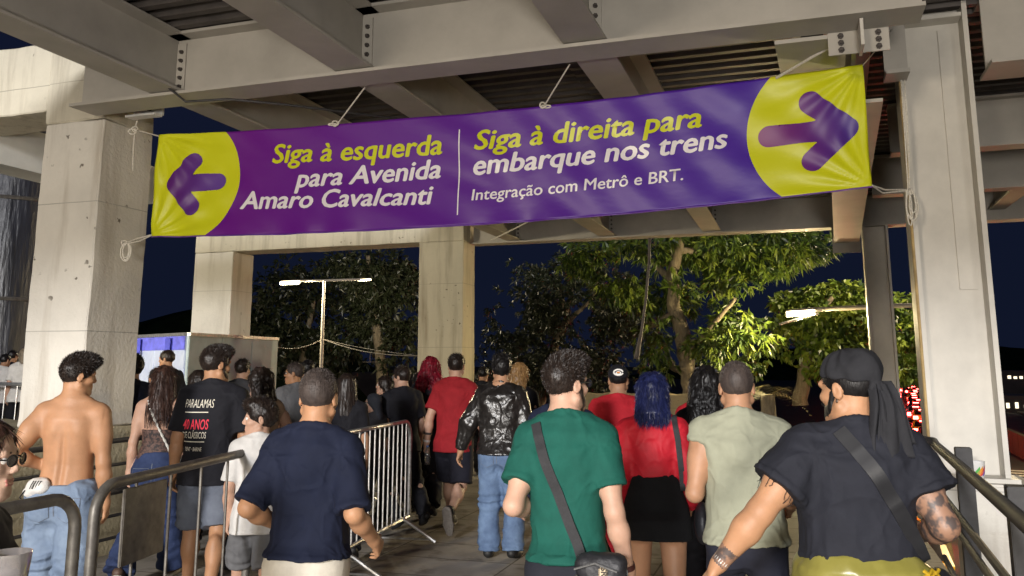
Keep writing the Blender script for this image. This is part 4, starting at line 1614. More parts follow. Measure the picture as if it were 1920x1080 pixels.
barrier((q1.x, q1.y), (q0.x, q0.y), 'distant barrier seen between the walkers in the middle of the walkway', M_GALVD)
q0, q1 = at(60, 680, 16.5), at(-90, 680, 18.0)
barrier((q1.x, q1.y), (q0.x, q0.y), 'pale barrier with thick rails in front of the people at the left edge', M_GALV, h=1.25, r=.035, step=.4)
# two dull barriers close to the camera on the left
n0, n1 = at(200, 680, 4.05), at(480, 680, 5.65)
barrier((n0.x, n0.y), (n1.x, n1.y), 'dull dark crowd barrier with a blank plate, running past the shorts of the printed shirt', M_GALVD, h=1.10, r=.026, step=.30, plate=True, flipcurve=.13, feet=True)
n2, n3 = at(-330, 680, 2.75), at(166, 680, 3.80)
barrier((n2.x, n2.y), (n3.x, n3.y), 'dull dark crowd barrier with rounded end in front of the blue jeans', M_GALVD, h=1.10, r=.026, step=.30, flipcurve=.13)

# dark rail in front of the plinth
rl = empty('railing', P(-5.62, 6, 0), 'dark railing of horizontal bars running along the rough plinth', 'railing')
for z, r in ((1.00, .022), (.80, .014), (.58, .030), (.38, .014), (.20, .014)):
    b = MB(); b.tube([P(-5.60, 2.4, z), P(-5.60, 12.5, z)], r, 8); in_(b, 'bar', M_RAIL, rl, smooth=True)
for bb in (2.5, 4.5, 6.5, 8.5, 10.5, 12.4):
    b = MB(); b.tube([P(-5.60, bb, 0), P(-5.60, bb, 1.0)], .022, 8); in_(b, 'post', M_RAIL, rl, smooth=True)
# dark handrail on the right edge of the walkway
rr = empty('handrail', P(.82, 5.5, 0), 'dark steel handrail with flat posts along the right edge, above the street', 'handrail')
A0, B0, A1, B1 = .70, 3.0, .86, 6.75
def RP(t, z, off=0.0):
    return P(A0 + (A1 - A0) * t + off, B0 + (B1 - B0) * t, z)
b = MB(); b.tube([RP(-.5, 1.1), RP(.97, 1.1), RP(1.0, 1.115), P(.66, 7.0, 1.13)], .030, 10); in_(b, 'top_rail', M_RAIL, rr, smooth=True)
for z in (.80, .70, .36):
    b = MB(); b.tube([RP(-.5, z), RP(.99, z)], .019, 8); in_(b, 'mid_rail', M_RAIL, rr, smooth=True)
for t in (-.2, .30, .76):
    b = MB()
    p = [RP(t - .012, 0, .03), RP(t + .012, 0, .03), RP(t + .012, 0, .12), RP(t - .012, 0, .12)]
    b.box8(p + [q + Vector((0, 0, 1.16)) for q in p])
    in_(b, 'post', M_RAIL, rr, bevel=.004)

# paper cup on the pier
cp = empty('paper_cup', P(1.14, 6.93, .831), 'white paper cup with green and orange stripes standing at the foot of the steel column', 'cup')
def lathe(prof, n=24):
    V, F = [], []
    for r, z in prof:
        V += [(r * math.cos(2 * math.pi * k / n), r * math.sin(2 * math.pi * k / n), z) for k in range(n)]
    for j in range(len(prof) - 1):
        F += [(j * n + k, j * n + (k + 1) % n, (j + 1) * n + (k + 1) % n, (j + 1) * n + k) for k in range(n)]
    return V, F
V_, F_ = lathe([(.0, .0), (.036, 0), (.046, .125), (.048, .127), (.044, .125), (.035, .012), (0, .01)])
link('cup_wall', mesh_from('cup_wall', V_, F_, True), mat('white_paper', (.78, .77, .74), var=.03), cp)
for k, c in enumerate(((.08, .38, .08), (.75, .30, .04), (.55, .05, .05), (.15, .10, .4))):
    V_, F_ = [], []
    for i in range(9):
        a = R(-150 + k * 26 + i * 7)
        for z in (.028 + i * .004 + k * .004, .052 + i * .006 + k * .003):
            rr_ = .0368 + z / .125 * .0100 + .0006
            V_.append((rr_ * math.cos(a), rr_ * math.sin(a), z))
    F_ = [(2 * i, 2 * i + 2, 2 * i + 3, 2 * i + 1) for i in range(8)]
    link('stripe', mesh_from('stripe', V_, F_), mat('cup_stripe_%d' % k, c, var=.05), cp)
cp.scale = (1.15, 1.15, 1.15)

# ------------------------------------------------------------------ street lamps, wires, traffic
M_LAMP = mat('lamp_glass', (.9, .85, .7), emit=(1.0, .82, .50), estr=22, var=0)
M_POLE = mat('lamp_pole', (.42, .38, .32), rough=.5, var=.15, scale=6)

def lamp_head(parent, p, d, power, w=.17, ln=.62, colr=(1.0, .84, .55), drop=.10):
    """flat street lantern pointing along d, with its own light"""
    p, d = Vector(p), Vector(d).normalized()
    s = Vector((-d.y, d.x, 0)).normalized() * w / 2
    h = Vector((0, 0, .05))
    mb = MB()
    mb.box8([p - s * .7, p + s * .7, p + d * ln + s, p + d * ln - s, p - s * .4 + h, p + s * .4 + h, p + d * ln + s * .7 + h * .7, p + d * ln - s * .7 + h * .7])
    hd = in_(mb, 'lamp_head', M_POLE, parent, bevel=.01)
    mb = MB()
    z = Vector((0, 0, -drop))
    q = [p + d * ln * .12 - s * .8, p + d * ln * .12 + s * .8, p + d * ln * .98 + s * .8, p + d * ln * .98 - s * .8]
    mb.box8([v + z for v in q] + [v - Vector((0, 0, .001)) for v in q])
    in_(mb, 'lens', M_LAMP, parent)
    if power:
        c = p + d * ln * .55 + Vector((0, 0, -.12))
        lamp('street_light', 'POINT', c, c - Vector((0, 0, 1)), power, colr, .12)

TL = at(603, 680, 30)
tl = empty('street_lamp', (TL.x, TL.y, -4.0), 'tall double armed street lamp seen through the far concrete portal', 'street lamp')
top = at(608, 526, 30)
b = MB(); b.tube([(TL.x, TL.y, -4.0), top], .085, 12, r2=.05); in_(b, 'pole', M_POLE, tl, smooth=True)
b = MB(); b.tube([at(562, 527, 30.0), top, at(676, 524, 30.6)], .045, 10); in_(b, 'arm', M_POLE, tl, smooth=True)
lamp_head(tl, at(564, 527, 30.0), at(528, 528, 29.6) - at(564, 527, 30.0), 1800, .30, .72)
lamp_head(tl, at(674, 524, 30.6), at(700, 523, 31.2) - at(674, 524, 30.6), 700, .26, .50, drop=.05)
w0 = Vector((TL.x, TL.y, 0)) + Vector((0, 0, at(600, 636, 30).z))
for sgn, far in ((-1, at(518, 651, 27)), (1, at(792, 668, 23))):
    b = MB()
    pts = []
    for t in np.linspace(0, 1, 12):
        q = w0.lerp(far, t)
        q.z -= .16 * math.sin(math.pi * t)
        pts.append(q)
    b.tube(pts, .013, 6)
    if sgn > 0:
        b.tube([q + Vector((0, 0, .10 * math.sin(math.pi * i / 11))) for i, q in enumerate(pts)], .010, 5)
        c = pts[6]
        b.tube([c, c - Vector((0, 0, .28))], .008, 5)
        b.tube([c + Vector((-.22, 0, -.28)), c + Vector((.22, 0, -.28))], .012, 5)
    o = b.build('overhead_wire', mat('wire_sheath', (.12, .10, .08), rough=.7), None, True)
    tag(o, 'wire from the lamp pole down to the %s' % ('grey hoarding' if sgn < 0 else 'right pillar, with a small hanger'), 'wire')

RLp = at(1760, 571, 16.6)
rl2 = empty('street_lamp', (at(1790, 571, 16.6).x, 16.6, -4.0), 'single armed street lamp with a long arm lighting the tree leaves yellow green', 'street lamp')
b = MB(); b.tube([at(1526, 581, 16.6), at(1600, 577, 16.6), at(1690, 573, 16.6), at(1790, 570, 16.6)], .045, 10); in_(b, 'arm', M_POLE, rl2, smooth=True)
b = MB(); b.tube([at(1462, 608, 16.3), at(1534, 588, 16.6)], .022, 8); in_(b, 'stay', M_POLE, rl2, smooth=True)
pq = at(1790, 571, 16.6)
b = MB(); b.tube([(pq.x, pq.y, -4.0), (pq.x, pq.y, pq.z + .2)], .09, 12, r2=.06); in_(b, 'pole', M_POLE, rl2, smooth=True)
lamp_head(rl2, at(1528, 581, 16.6), at(1478, 584, 16.5) - at(1528, 581, 16.6), 1500, .26, .56, (1.0, .80, .42))

def car_meshes():
    """a plain saloon: body, glasshouse, wheels, lights (drawn once, copied)"""
    prof = [(-2.1, .30), (-2.15, .62), (-2.0, .92), (-1.5, .98), (-.95, 1.42), (.35, 1.46), (1.0, 1.02), (1.9, .86), (2.15, .58), (2.1, .30)]
    parts = {}
    mb = MB()
    n = len(prof)
    for s, ins in ((-.84, 0), (.84, 0)):
        for x, z in prof:
            k = .84 if z < 1.1 else .66
            mb.V.append(Vector((math.copysign(k, s), x, z)))
    mb.F = [list(range(n)), list(range(2 * n - 1, n - 1, -1))] + [[i, n + i, n + (i + 1) % n, (i + 1) % n] for i in range(n)]
    parts['body'] = mb
    g = MB()
    g.box8([(-.64, -1.44, 1.03), (.64, -1.44, 1.03), (.56, -1.02, 1.385), (-.56, -1.02, 1.385), (-.64, -1.475, 1.05), (.64, -1.475, 1.05), (.56, -1.055, 1.405), (-.56, -1.055, 1.405)])
    parts['rear_window'] = g
    for k, (x, y) in enumerate(((-.76, -1.35), (.76, -1.35), (-.76, 1.35), (.76, 1.35))):
        w = MB(); w.tube([(x - .1, y, .31), (x + .1, y, .31)], .31, 14); parts['wheel%d' % k] = w
    for k, s in enumerate((-1, 1)):
        t = MB(); t.box((s * .60 - .19, -2.21, .64), (s * .60 + .19, -2.02, .92)); parts['tail_light%d' % k] = t
    t = MB(); t.box((-.28, -1.16, 1.385), (.28, -1.06, 1.455)); parts['brake_light'] = t
    return parts
M_TAIL = mat('tail_light_glow', (.6, .02, .02), emit=(1.0, .05, .04), estr=45, var=0)
M_HEAD = mat('headlight_glow', (.9, .9, .8), emit=(1.0, .93, .8), estr=30, var=0)
M_CARG = mat('car_window', (.01, .01, .012), rough=.1, var=0)
M_TYRE = mat('tyre', (.015, .015, .015), var=.1)
CP = car_meshes()
def make_car(m):
    e = bpy.data.objects.new('car', None); COL.objects.link(e)
    for k, mb in CP.items():
        nm = k.rstrip('0123')
        q = MB(); q.V, q.F = list(mb.V), list(mb.F)
        mm = m if nm == 'body' else M_CARG if 'window' in nm else M_TYRE if nm == 'wheel' else M_TAIL
        q.build(nm, mm, e, bevel=.05 if nm == 'body' else 0)
    return e
car_cols = {'yellow taxi': (.75, .48, .03), 'dark': (.03, .03, .035), 'silver': (.35, .35, .36), 'white': (.6, .6, .58), 'red': (.35, .03, .03)}
protos = {k: make_car(mat('car_paint_' + k.replace(' ', '_'), c, rough=.25, var=.03, coat=.6)) for k, c in car_cols.items()}
used = set()
slots = []
for lane, n in enumerate((-1.7, 1.15, 4.1)):
    for k in range((16, 20, 12)[lane]):
        slots.append((n + RNG.normal() * .5, (6.0, -7.0, 44.0)[lane] + k * 7.8 + RNG.normal() * .6))
kinds = ['dark', 'yellow taxi', 'silver', 'yellow taxi', 'white', 'red', 'yellow taxi']
srz = math.atan2(SD.y, SD.x) - math.pi / 2
for i, (n, l) in enumerate(slots):
    if l < -12:
        continue
    k = kinds[(i * 3 + i // 4) % 7]
    src = protos[k]
    if k not in used:
        c = src
        used.add(k)
    else:
        c = src.copy(); COL.objects.link(c)
        for ch in src.children:
            q = ch.copy(); COL.objects.link(q); q.parent = c
    c.location = ST_(n, l)
    c.rotation_euler = (0, 0, srz + RNG.normal() * .02)
    tag(c, {'yellow taxi': 'yellow taxi with glowing red tail lights queuing in the street jam', 'dark': 'dark car with glowing red tail lights queuing in the street jam',
            'silver': 'silver car with glowing red tail lights queuing in the street jam', 'white': 'white car with glowing red tail lights queuing in the street jam', 'red': 'red car with glowing red tail lights queuing in the street jam'}[k], 'car', k + ' cars in the street jam')
for k in protos:
    if k not in used:
        for ch in list(protos[k].children):
            bpy.data.objects.remove(ch)
        bpy.data.objects.remove(protos[k])
# far street lamps and lit far buildings
def far_lamp(p, h, label, on=True):
    e = empty('street_lamp', (p.x, p.y, -4.0), label, 'street lamp', 'street lamps far along the jammed street')
    b = MB(); b.tube([(0, 0, 0), (0, 0, h)], .08, 8, r2=.05); b.build('pole', M_POLE, e, True)
    b = MB(); b.tube([(0, 0, h - .05), (-1.4, -.2, h + .1)], .04, 6); b.build('arm', M_POLE, e, True)
    b = MB(); b.box((-2.1, -.42, h + .04), (-1.35, -.02, h + .16)); b.build('lens', mat('far_lamp_glow', (.9, .9, .9), emit=(1, .92, .78), estr=60, var=0), e)
for l, h, n in ((95, 3.6, 5.6), (120, 3.3, 6.4), (150, 3.0, 5.0), (190, 2.9, 8.0), (240, 3.2, 5.5), (300, 3.4, 9.5)):
    far_lamp(ST_(n, l, -4.0), h, 'small bright street lamp far along the jammed street')
bus = ST_(-1.6, 138)
e = empty('bus', bus, 'pale bus with a yellow roof band standing far back in the jam', 'bus', None, srz)
b = MB(); b.box((-1.2, -5, .4), (1.2, 5, 2.7)); b.build('body', mat('bus_paint', (.45, .42, .36), rough=.4), e, bevel=.1)
b = MB(); b.box((-1.23, -5.03, 2.72), (1.23, 5.03, 3.05)); b.build('roof_band', mat('bus_yellow', (.6, .42, .05), rough=.4), e, bevel=.08)
b = MB(); b.box((-1.0, -5.06, 1.4), (1.0, -5.01, 2.4)); b.build('rear_window', M_CARG, e)
for s in (-1, 1):
    b = MB(); b.box((s * .95 - .15, -5.06, .8), (s * .95 + .15, -5.01, 1.1)); b.build('tail_light', M_TAIL, e)
# wall and lit town beyond the street on the right
wp0, wp1 = atz(1940, 874, -4.0), atz(1858, 828, -4.0)
bw = MB()
d = (wp1 - wp0); nn = Vector((d.y, -d.x, 0)).normalized() * .3
bw.box8([wp0, wp1, wp1 + nn, wp0 + nn] + [q + Vector((0, 0, 1.4)) for q in (wp0, wp1, wp1 + nn, wp0 + nn)])
o = bw.build('boundary_wall', concrete_mat('boundary_plaster', (.34, .27, .17), (.14, .11, .07), True, .6, .6))
tag(o, 'long stained wall beyond the street at the right edge', 'wall')
lamp('street_light', 'POINT', ST_(8.0, 14, 3.0), ST_(8, 14, 0), 4500, (1.0, .74, .40), .15)  # added lamp without a fixture, brightens the road and the wall
def far_building(px, Y, w, h, label, rows, dens=.35, tint=(1, .85, .6)):
    c = at(px, 680, Y)
    e = empty('building', (c.x, c.y, -4.0), label, 'building', None, -.4)
    b = MB(); b.box((-w / 2, 0, 0), (w / 2, 8, h)); b.build('wall', mat('far_wall', (.10, .09, .085), var=.2, scale=.4), e)
    n = int(w / .9)
    for r_ in range(rows):
        for i in range(n):
            if RNG.random() < dens:
                x = -w / 2 + .3 + i * .9
                z = h - 1.4 - r_ * 2.6
                q = MB(); q.box((x, -.06, z), (x + .25 + .3 * RNG.random(), .02, z + .3 + .4 * RNG.random()))
                q.build('window', mat('lit_window', (.8, .8, .7), emit=tint, estr=1.8, var=0), e)
far_building(1905, 100, 16, 1.9, 'low dark building with a row of lit windows at the right edge', 1, .7)
far_building(1930, 150, 22, 4.3, 'long building with white lit windows high on the dark slope at the right', 1, .45, (.9, .95, 1))
far_building(1735, 330, 26, 6, 'small dark building with lit windows at the end of the jammed street', 3, .5)
far_building(700, 95, 26, 4.6, 'far low building with a warm lit strip behind the barriers', 1, .25)

# ------------------------------------------------------------------ trees
def leaf_mat(key, c, c2):
    m = mat('leaves_' + key, c, rough=.42, color2=c2, scale=3, detail=6, spec=.45)
    return m
LM = [leaf_mat('mid', (.095, .145, .018), (.050, .085, .012)), leaf_mat('light', (.16, .205, .026), (.09, .13, .018)), leaf_mat('dark', (.030, .055, .014), (.016, .032, .008))]
LD = [leaf_mat('olive', (.032, .040, .018), (.016, .021, .009)), leaf_mat('grey', (.048, .054, .028), (.024, .028, .014)), leaf_mat('deep', (.022, .030, .012), (.012, .018, .007))]
M_BARK = mat('pale_bark', (.23, .19, .13), rough=.9, color2=(.11, .09, .06), scale=6, stretch=(2, 2, .5), bump=.9, bscale=14, bdist=.03)

def leaves(blobs, n, ln, wd, per, droop, rng, spread=1.0):
    """many single leaves in drooping rosettes spread through ragged blobs"""
    vol = np.array([b[1] ** 2 * b[2] for b in blobs])
    which = rng.choice(len(blobs), n, p=vol / vol.sum())
    C = np.array([b[0] for b in blobs])[which]
    RR = np.array([[b[1], b[1], b[2]] for b in blobs])[which]
    d = rng.normal(size=(n, 3))
    d /= np.linalg.norm(d, axis=1)[:, None]
    r = rng.random(n) ** .45
    c = C + d * RR * r[:, None]
    keep = fbm(c.astype(np.float32) * (1.3 / spread), 5, 3) > -.12
    c, d = c[keep], d[keep]
    n = len(c)
    out = d * .6 + rng.normal(size=(n, 3)) * .5
    out[:, 2] -= .1
    P0 = np.repeat(c, per, 0)
    O = np.repeat(out, per, 0) + rng.normal(size=(n * per, 3)) * .75
    O /= np.linalg.norm(O, axis=1)[:, None]
    O[:, 2] -= droop
    O /= np.linalg.norm(O, axis=1)[:, None]
    S_ = np.cross(O, rng.normal(size=O.shape))
    S_ /= np.linalg.norm(S_, axis=1)[:, None]
    Ls = ln * (.6 + .7 * rng.random(len(O)))[:, None]
    bend = np.array([0, 0, -1.0]) * Ls * .18
    a = P0
    m1 = P0 + O * Ls * .45 + S_ * wd
    m2 = P0 + O * Ls * .45 - S_ * wd
    t = P0 + O * Ls + bend
    N = len(O)
    V = np.concatenate([a, m1, t, m2]).astype(np.float32)
    i = np.arange(N)
    return V, np.stack([i, i + N, i + 2 * N, i + 3 * N], 1), np.repeat(np.arange(n), per)

def tree(name, base, limbs, blobs, n, label, mats, ln=.16, wd=.022, per=9, droop=.5, seed=1, bark=M_BARK, spread=1.0, cat='tree'):
    rng = np.random.default_rng(seed)
    base = Vector(base)
    e = empty(name, base, label, cat)
    for k, (pts, r0, r1) in enumerate(limbs):
        b = MB()
        q = []
        pts = [Vector(p) for p in pts]
        for i in range(len(pts) - 1):
            for t in np.linspace(0, 1, 5, endpoint=(i == len(pts) - 2)):
                v = pts[i].lerp(pts[i + 1], t)
                q.append(v + Vector(rng.normal(size=3) * min(r0, .12) * .16))
        b.tube(q, r0, 10, r2=r1)
        in_(b, 'trunk' if k == 0 else 'limb', bark, e, smooth=True)
    V, F, ids = leaves([(np.array(list(b[0])), b[1], b[2]) for b in blobs], n, ln, wd, per, droop, rng, spread)
    me = mesh_from('crown', V, F)
    o = link('crown', me, mats)
    mi = rng.choice(3, ids.max() + 1, p=[.5, .3, .2])[ids]
    me.polygons.foreach_set('material_index', mi.astype(np.int32))
    adopt(o, e)
    return e

def bl(lst, Y0=None):
    """(px, py, depth, radius px, vertical radius px) to blobs"""
    r = []
    for px, py, Y, rp, rv in lst:
        r.append((at(px, py, Y), rp * Y / FPX, rv * Y / FPX))
    return r

Yt = 19.0
tr = lambda pts, Y=Yt: [at(x, y, Y + dy) for x, y, dy in pts]
tree('mango_tree', at(1292, 715, Yt), [
    (tr([(1296, 740, 0), (1288, 680, 0), (1275, 610, 0), (1262, 570, 0), (1262, 520, 0), (1275, 440, 0), (1300, 380, 0)]), .20, .10),
    (tr([(1268, 590, 0), (1220, 610, .4), (1190, 575, .8), (1165, 540, 1)]), .10, .05),
    (tr([(1280, 645, 0), (1310, 640, -.5), (1345, 600, -1), (1380, 560, -1.3)]), .09, .04),
    (tr([(1292, 700, 0), (1262, 690, .3), (1245, 640, .6)]), .11, .05),
    (tr([(1262, 530, 0), (1215, 480, .5), (1165, 470, .8)]), .09, .04),
    (tr([(1268, 470, 0), (1340, 470, .3), (1430, 460, .6)]), .09, .04)],
    bl([(1215, 475, 19, 95, 50), (1115, 480, 19.6, 75, 45), (1300, 450, 19.5, 110, 60), (1420, 470, 19.5, 110, 55), (1500, 455, 20, 75, 40), (1395, 530, 19.4, 80, 45),
        (1165, 540, 19.6, 70, 48), (1250, 560, 19.4, 65, 50), (1240, 640, 19.2, 55, 40), (1390, 630, 17.9, 72, 42), (1345, 650, 18.2, 60, 38), (1425, 610, 17.9, 38, 26), (1372, 592, 18.4, 44, 26), (1250, 420, 19.5, 120, 60), (1240, 690, 19.2, 40, 24), (1375, 690, 18.4, 42, 24)]),
    5200, 'mango tree with a leaning pale trunk and yellow green leaves lit by the street lamp', LM, .21, .024, 9, .55, 21)
tree('bushy_tree', at(1010, 760, 26), [
    (tr([(1010, 760, 0), (1030, 680, 0), (1060, 600, 0), (1050, 545, 0), (1000, 530, 0)], 26), .2, .04),
    (tr([(1060, 600, 0), (1075, 530, 0), (1050, 480, 0)], 26), .08, .02),
    (tr([(1060, 610, 0), (1110, 560, 0), (1125, 500, 0)], 26), .08, .02)],
    bl([(1000, 560, 26, 80, 70), (1060, 540, 26, 80, 70), (1130, 560, 26.5, 90, 70), (1010, 640, 26, 80, 70), (1100, 640, 26, 100, 70), (960, 620, 26, 60, 60), (980, 690, 25, 70, 50), (1070, 700, 26, 120, 50), (985, 510, 26, 40, 36), (1180, 620, 27, 60, 60), (910, 680, 27, 40, 50), (1085, 500, 26.5, 55, 40)]),
    5200, 'grey green bushy tree with bare twigs standing against the dark sky', LD, .17, .024, 9, .1, 22, spread=1.3)
tree('broad_leaf_tree', at(1500, 760, 24), [
    (tr([(1500, 760, 0), (1510, 680, 0), (1530, 600, 0), (1560, 560, 0)], 24), .22, .07),
    (tr([(1512, 670, 0), (1580, 610, 0), (1620, 580, 0)], 24), .1, .04)],
    bl([(1500, 570, 25, 60, 24), (1570, 555, 25, 70, 26), (1560, 600, 24, 90, 34), (1480, 610, 24, 50, 26), (1520, 650, 23.5, 100, 22), (1590, 640, 24, 70, 40), (1480, 690, 23, 80, 16), (1540, 700, 23, 80, 20), (1620, 600, 25, 60, 44), (1600, 690, 24, 60, 40), (1690, 580, 25, 70, 34), (1710, 640, 24, 50, 40), (1700, 690, 22, 46, 26), (1660, 560, 26, 60, 20)]),
    3600, 'layered broad leaved tree behind the street lamp arm', LM, .22, .052, 8, .2, 23, spread=1.6)
tree('dark_tree', at(560, 760, 46), [(tr([(560, 760, 0), (570, 650, 0), (590, 560, 0)], 46), .3, .1)],
    bl([(520, 560, 46, 80, 90), (600, 590, 48, 110, 100), (560, 650, 46, 110, 80), (660, 640, 48, 100, 90)]),
    3600, 'dim dark tree behind the left half of the double lamp', LD, .32, .055, 9, .1, 24, spread=2.5)
tree('dark_tree', at(720, 760, 40), [(tr([(720, 760, 0), (710, 650, 0), (700, 560, 0), (690, 480, 0)], 40), .3, .1)],
    bl([(700, 520, 40, 80, 60), (740, 560, 40, 60, 80), (690, 600, 41, 90, 70), (750, 640, 40, 60, 70), (640, 510, 41, 50, 40)]),
    3600, 'tall dim tree with a lit fringe above the right lantern of the double lamp', LD, .28, .045, 9, .2, 25, spread=2.2)
# a cycad on the bank
cy = at(1440, 752, 15.5)
pe = empty('cycad', (cy.x, cy.y, 0), 'yellowish cycad with arching fronds beside the sleeveless shoulder', 'plant')
rng = np.random.default_rng(5)
for k in range(16):
    a = 2 * math.pi * k / 16 + rng.random() * .3
    lift = .5 + .5 * rng.random()
    V, F = [], []
    for i in range(15):
        t = i / 14
        c = Vector((math.cos(a) * .75 * t, math.sin(a) * .75 * t, 1.05 + lift * .75 * t - .75 * t * t))
        s = Vector((-math.sin(a), math.cos(a), -.25)) * (.16 * math.sin(math.pi * min(1, t * .9 + .1)) + .01)
        w = .018
        dd = Vector((math.cos(a), math.sin(a), 0)) * w
        n0 = len(V)
        V += [c - dd * .5, c + dd * .5, c + s + dd * 2.5, c - s + dd * 2.5 - Vector((0, 0, 0)), c + Vector((0, 0, -.004))]
        F += [(n0, n0 + 1, n0 + 2), (n0 + 1, n0, n0 + 3)]
    V += []
    link('frond', mesh_from('frond', V, F), mat('cycad_leaf', (.16, .14, .05), var=.3, scale=9, rough=.6), pe)
b = MB(); b.tube([(0, 0, 0), (0, 0, .6), (0, 0, 1.1)], .16, 10, r2=.12); b.build('stem', M_BARK, pe, True)

# ------------------------------------------------------------------ the banner
BL_, BR_ = at(297, 252, 7.3), at(1617, 122, 5.95)
BB_, BD_ = at(286, 444, 7.3), at(1627, 352, 5.95)
BL_.z = BL_.z
LEN = (Vector((BR_.x, BR_.y, 0)) - Vector((BL_.x, BL_.y, 0))).length
HGT = ((BL_.z - BB_.z) + (BR_.z - BD_.z)) / 2
bdx = (Vector((BR_.x, BR_.y, 0)) - Vector((BL_.x, BL_.y, 0))).normalized()
bnn = Vector((bdx.y, -bdx.x, 0))          # towards the viewer
def banner_raw(u, v):
    """u 0..1 along, v 0 (bottom)..1 (top)"""
    z0 = BB_.z + (BD_.z - BB_.z) * u
    z1 = BL_.z + (BR_.z - BL_.z) * u
    sag = .078 * 4 * u * (1 - u)
    p = Vector((BL_.x, BL_.y, 0)) + bdx * (u * LEN)
    p.z = z0 + (z1 - z0) * v - sag
    return p
def banner_wave(U, Vv):
    U, Vv = np.asarray(U, float), np.asarray(Vv, float)
    Q = np.stack([U * 6 + Vv * 1.6, Vv * 1.3, U * 0], -1).reshape(-1, 3)
    w = .026 * fbm(Q, 60, 2).reshape(U.shape)
    # creases running from the tied corners, and a wavering bottom hem
    for cu, cv in ((0, 1), (0, 0), (1, 1), (1, 0)):
        du, dv = (U - cu) * LEN, (Vv - cv) * HGT
        ang = np.arctan2(dv, np.abs(du) + 1e-6)
        rr = np.hypot(du, dv)
        w = w + .012 * np.sin(ang * 17 + cu * 2 + cv) * np.exp(-(rr / .75) ** 2) * np.clip(rr / .1, 0, 1)
    w = w + .010 * np.sin(U * 61 + 2 * np.sin(U * 23)) * np.exp(-Vv / .18)
    w = w + .006 * np.sin((U * 5.3 + Vv * .9) * 13 + 3 * np.sin(U * 9))
    w = w - .05 * np.sin(np.pi * Vv) * np.sin(np.pi * U) ** .5 * .5
    return w
def banner_pt(u, v, off=0.0):
    return banner_raw(u, v) + bnn * (float(banner_wave(np.array([u]), np.array([v]))[0]) + off)
def banner_uv(px, py):
    d = ray(px, py)
    o = Vector((0, 0, EYE))
    q = Vector((BL_.x, BL_.y, 0))
    t = (q - o).dot(bnn) / d.dot(bnn)
    h = o + d * t
    u = (h - Vector((BL_.x, BL_.y, h.z))).dot(bdx) / LEN
    b0, b1 = banner_raw(u, 0).z, banner_raw(u, 1).z
    return u, (h.z - b0) / (b1 - b0)
BAN = empty('banner', (banner_raw(.5, 0).x, banner_raw(.5, 0).y, banner_raw(.5, 0).z), 'long purple hanging banner with yellow ends, arrows and white and yellow directions', 'banner')
NU, NV = 300, 52
us, vs = np.meshgrid(np.linspace(0, 1, NU), np.linspace(0, 1, NV), indexing='ij')
W = banner_wave(us, vs)
V = []
for i in range(NU):
    for j in range(NV):
        V.append(banner_raw(us[i, j], vs[i, j]) + bnn * float(W[i, j]))
V = np.array([list(v) for v in V], np.float32)
F = [(i * NV + j, (i + 1) * NV + j, (i + 1) * NV + j + 1, i * NV + j + 1) for i in range(NU - 1) for j in range(NV - 1)]
me = mesh_from('cloth', V, F, True)
uvl = me.uv_layers.new(name='UVMap')
li = np.zeros(len(me.loops), np.int32)
me.loops.foreach_get('vertex_index', li)
uvc = np.stack([us.ravel()[li], vs.ravel()[li]], 1).astype(np.float32)
uvl.data.foreach_set('uv', uvc.ravel())
bmj = bpy.data.materials.new('printed_vinyl')
bmj.use_nodes = True
nt = bmj.node_tree
Nn, Lk = nt.nodes, nt.links.new
bs = Nn['Principled BSDF']
bs.inputs['Roughness'].default_value = .40
bs.inputs['Specular IOR Level'].default_value = .38
uvn = Nn.new('ShaderNodeUVMap')
sep = Nn.new('ShaderNodeSeparateXYZ')
Lk(uvn.outputs[0], sep.inputs[0])
def mth(op, a, b=None, c=None):
    n = Nn.new('ShaderNodeMath')
    n.operation = op
    for i, v in enumerate((a, b, c)):
        if v is None:
            continue
        if isinstance(v, (int, float)):
            n.inputs[i].default_value = v
        else:
            Lk(v, n.inputs[i])
    return n.outputs[0]
ux = mth('MULTIPLY', sep.outputs[0], LEN)
vy = mth('MULTIPLY', sep.outputs[1], HGT)
def disc(cu, cv, r):
    dx = mth('SUBTRACT', ux, cu)
    dy = mth('SUBTRACT', vy, cv)
    rr = mth('SQRT', mth('ADD', mth('MULTIPLY', dx, dx), mth('MULTIPLY', dy, dy)))
    return mth('LESS_THAN', rr, r)
RAD = .60
uL = banner_uv(447, 330)[0] * LEN
uR = banner_uv(1400, 250)[0] * LEN
msk = mth('MAXIMUM', disc(uL - RAD, HGT * .56, RAD), disc(uR + RAD, HGT * .52, RAD))
msk = mth('MAXIMUM', msk, mth('MAXIMUM', mth('LESS_THAN', ux, uL - RAD), mth('GREATER_THAN', ux, uR + RAD)))
rp = Nn.new('ShaderNodeValToRGB')
rp.color_ramp.elements[0].color = (.135, .008, .225, 1)
rp.color_ramp.elements[1].color = (.058, .017, .31, 1)
rp.color_ramp.elements[0].position, rp.color_ramp.elements[1].position = .15, .9
Lk(sep.outputs[0], rp.inputs[0])
mx = Nn.new('ShaderNodeMix')
mx.data_type = 'RGBA'
mx.inputs[7].default_value = (.60, .62, .012, 1)
Lk(msk, mx.inputs[0])
Lk(rp.outputs[0], mx.inputs[6])
Lk(mx.outputs[2], bs.inputs['Base Color'])
nz = Nn.new('ShaderNodeTexNoise')
nz.inputs['Scale'].default_value = 9
nz.inputs['Detail'].default_value = 4
mpn = Nn.new('ShaderNodeMapping')
mpn.inputs['Scale'].default_value = (3, 1.0, 1)
mpn.inputs['Rotation'].default_value = (0, 0, R(35))
Lk(uvn.outputs[0], mpn.inputs[0])
Lk(mpn.outputs[0], nz.inputs['Vector'])
bpn = Nn.new('ShaderNodeBump')
bpn.inputs['Strength'].default_value = .14
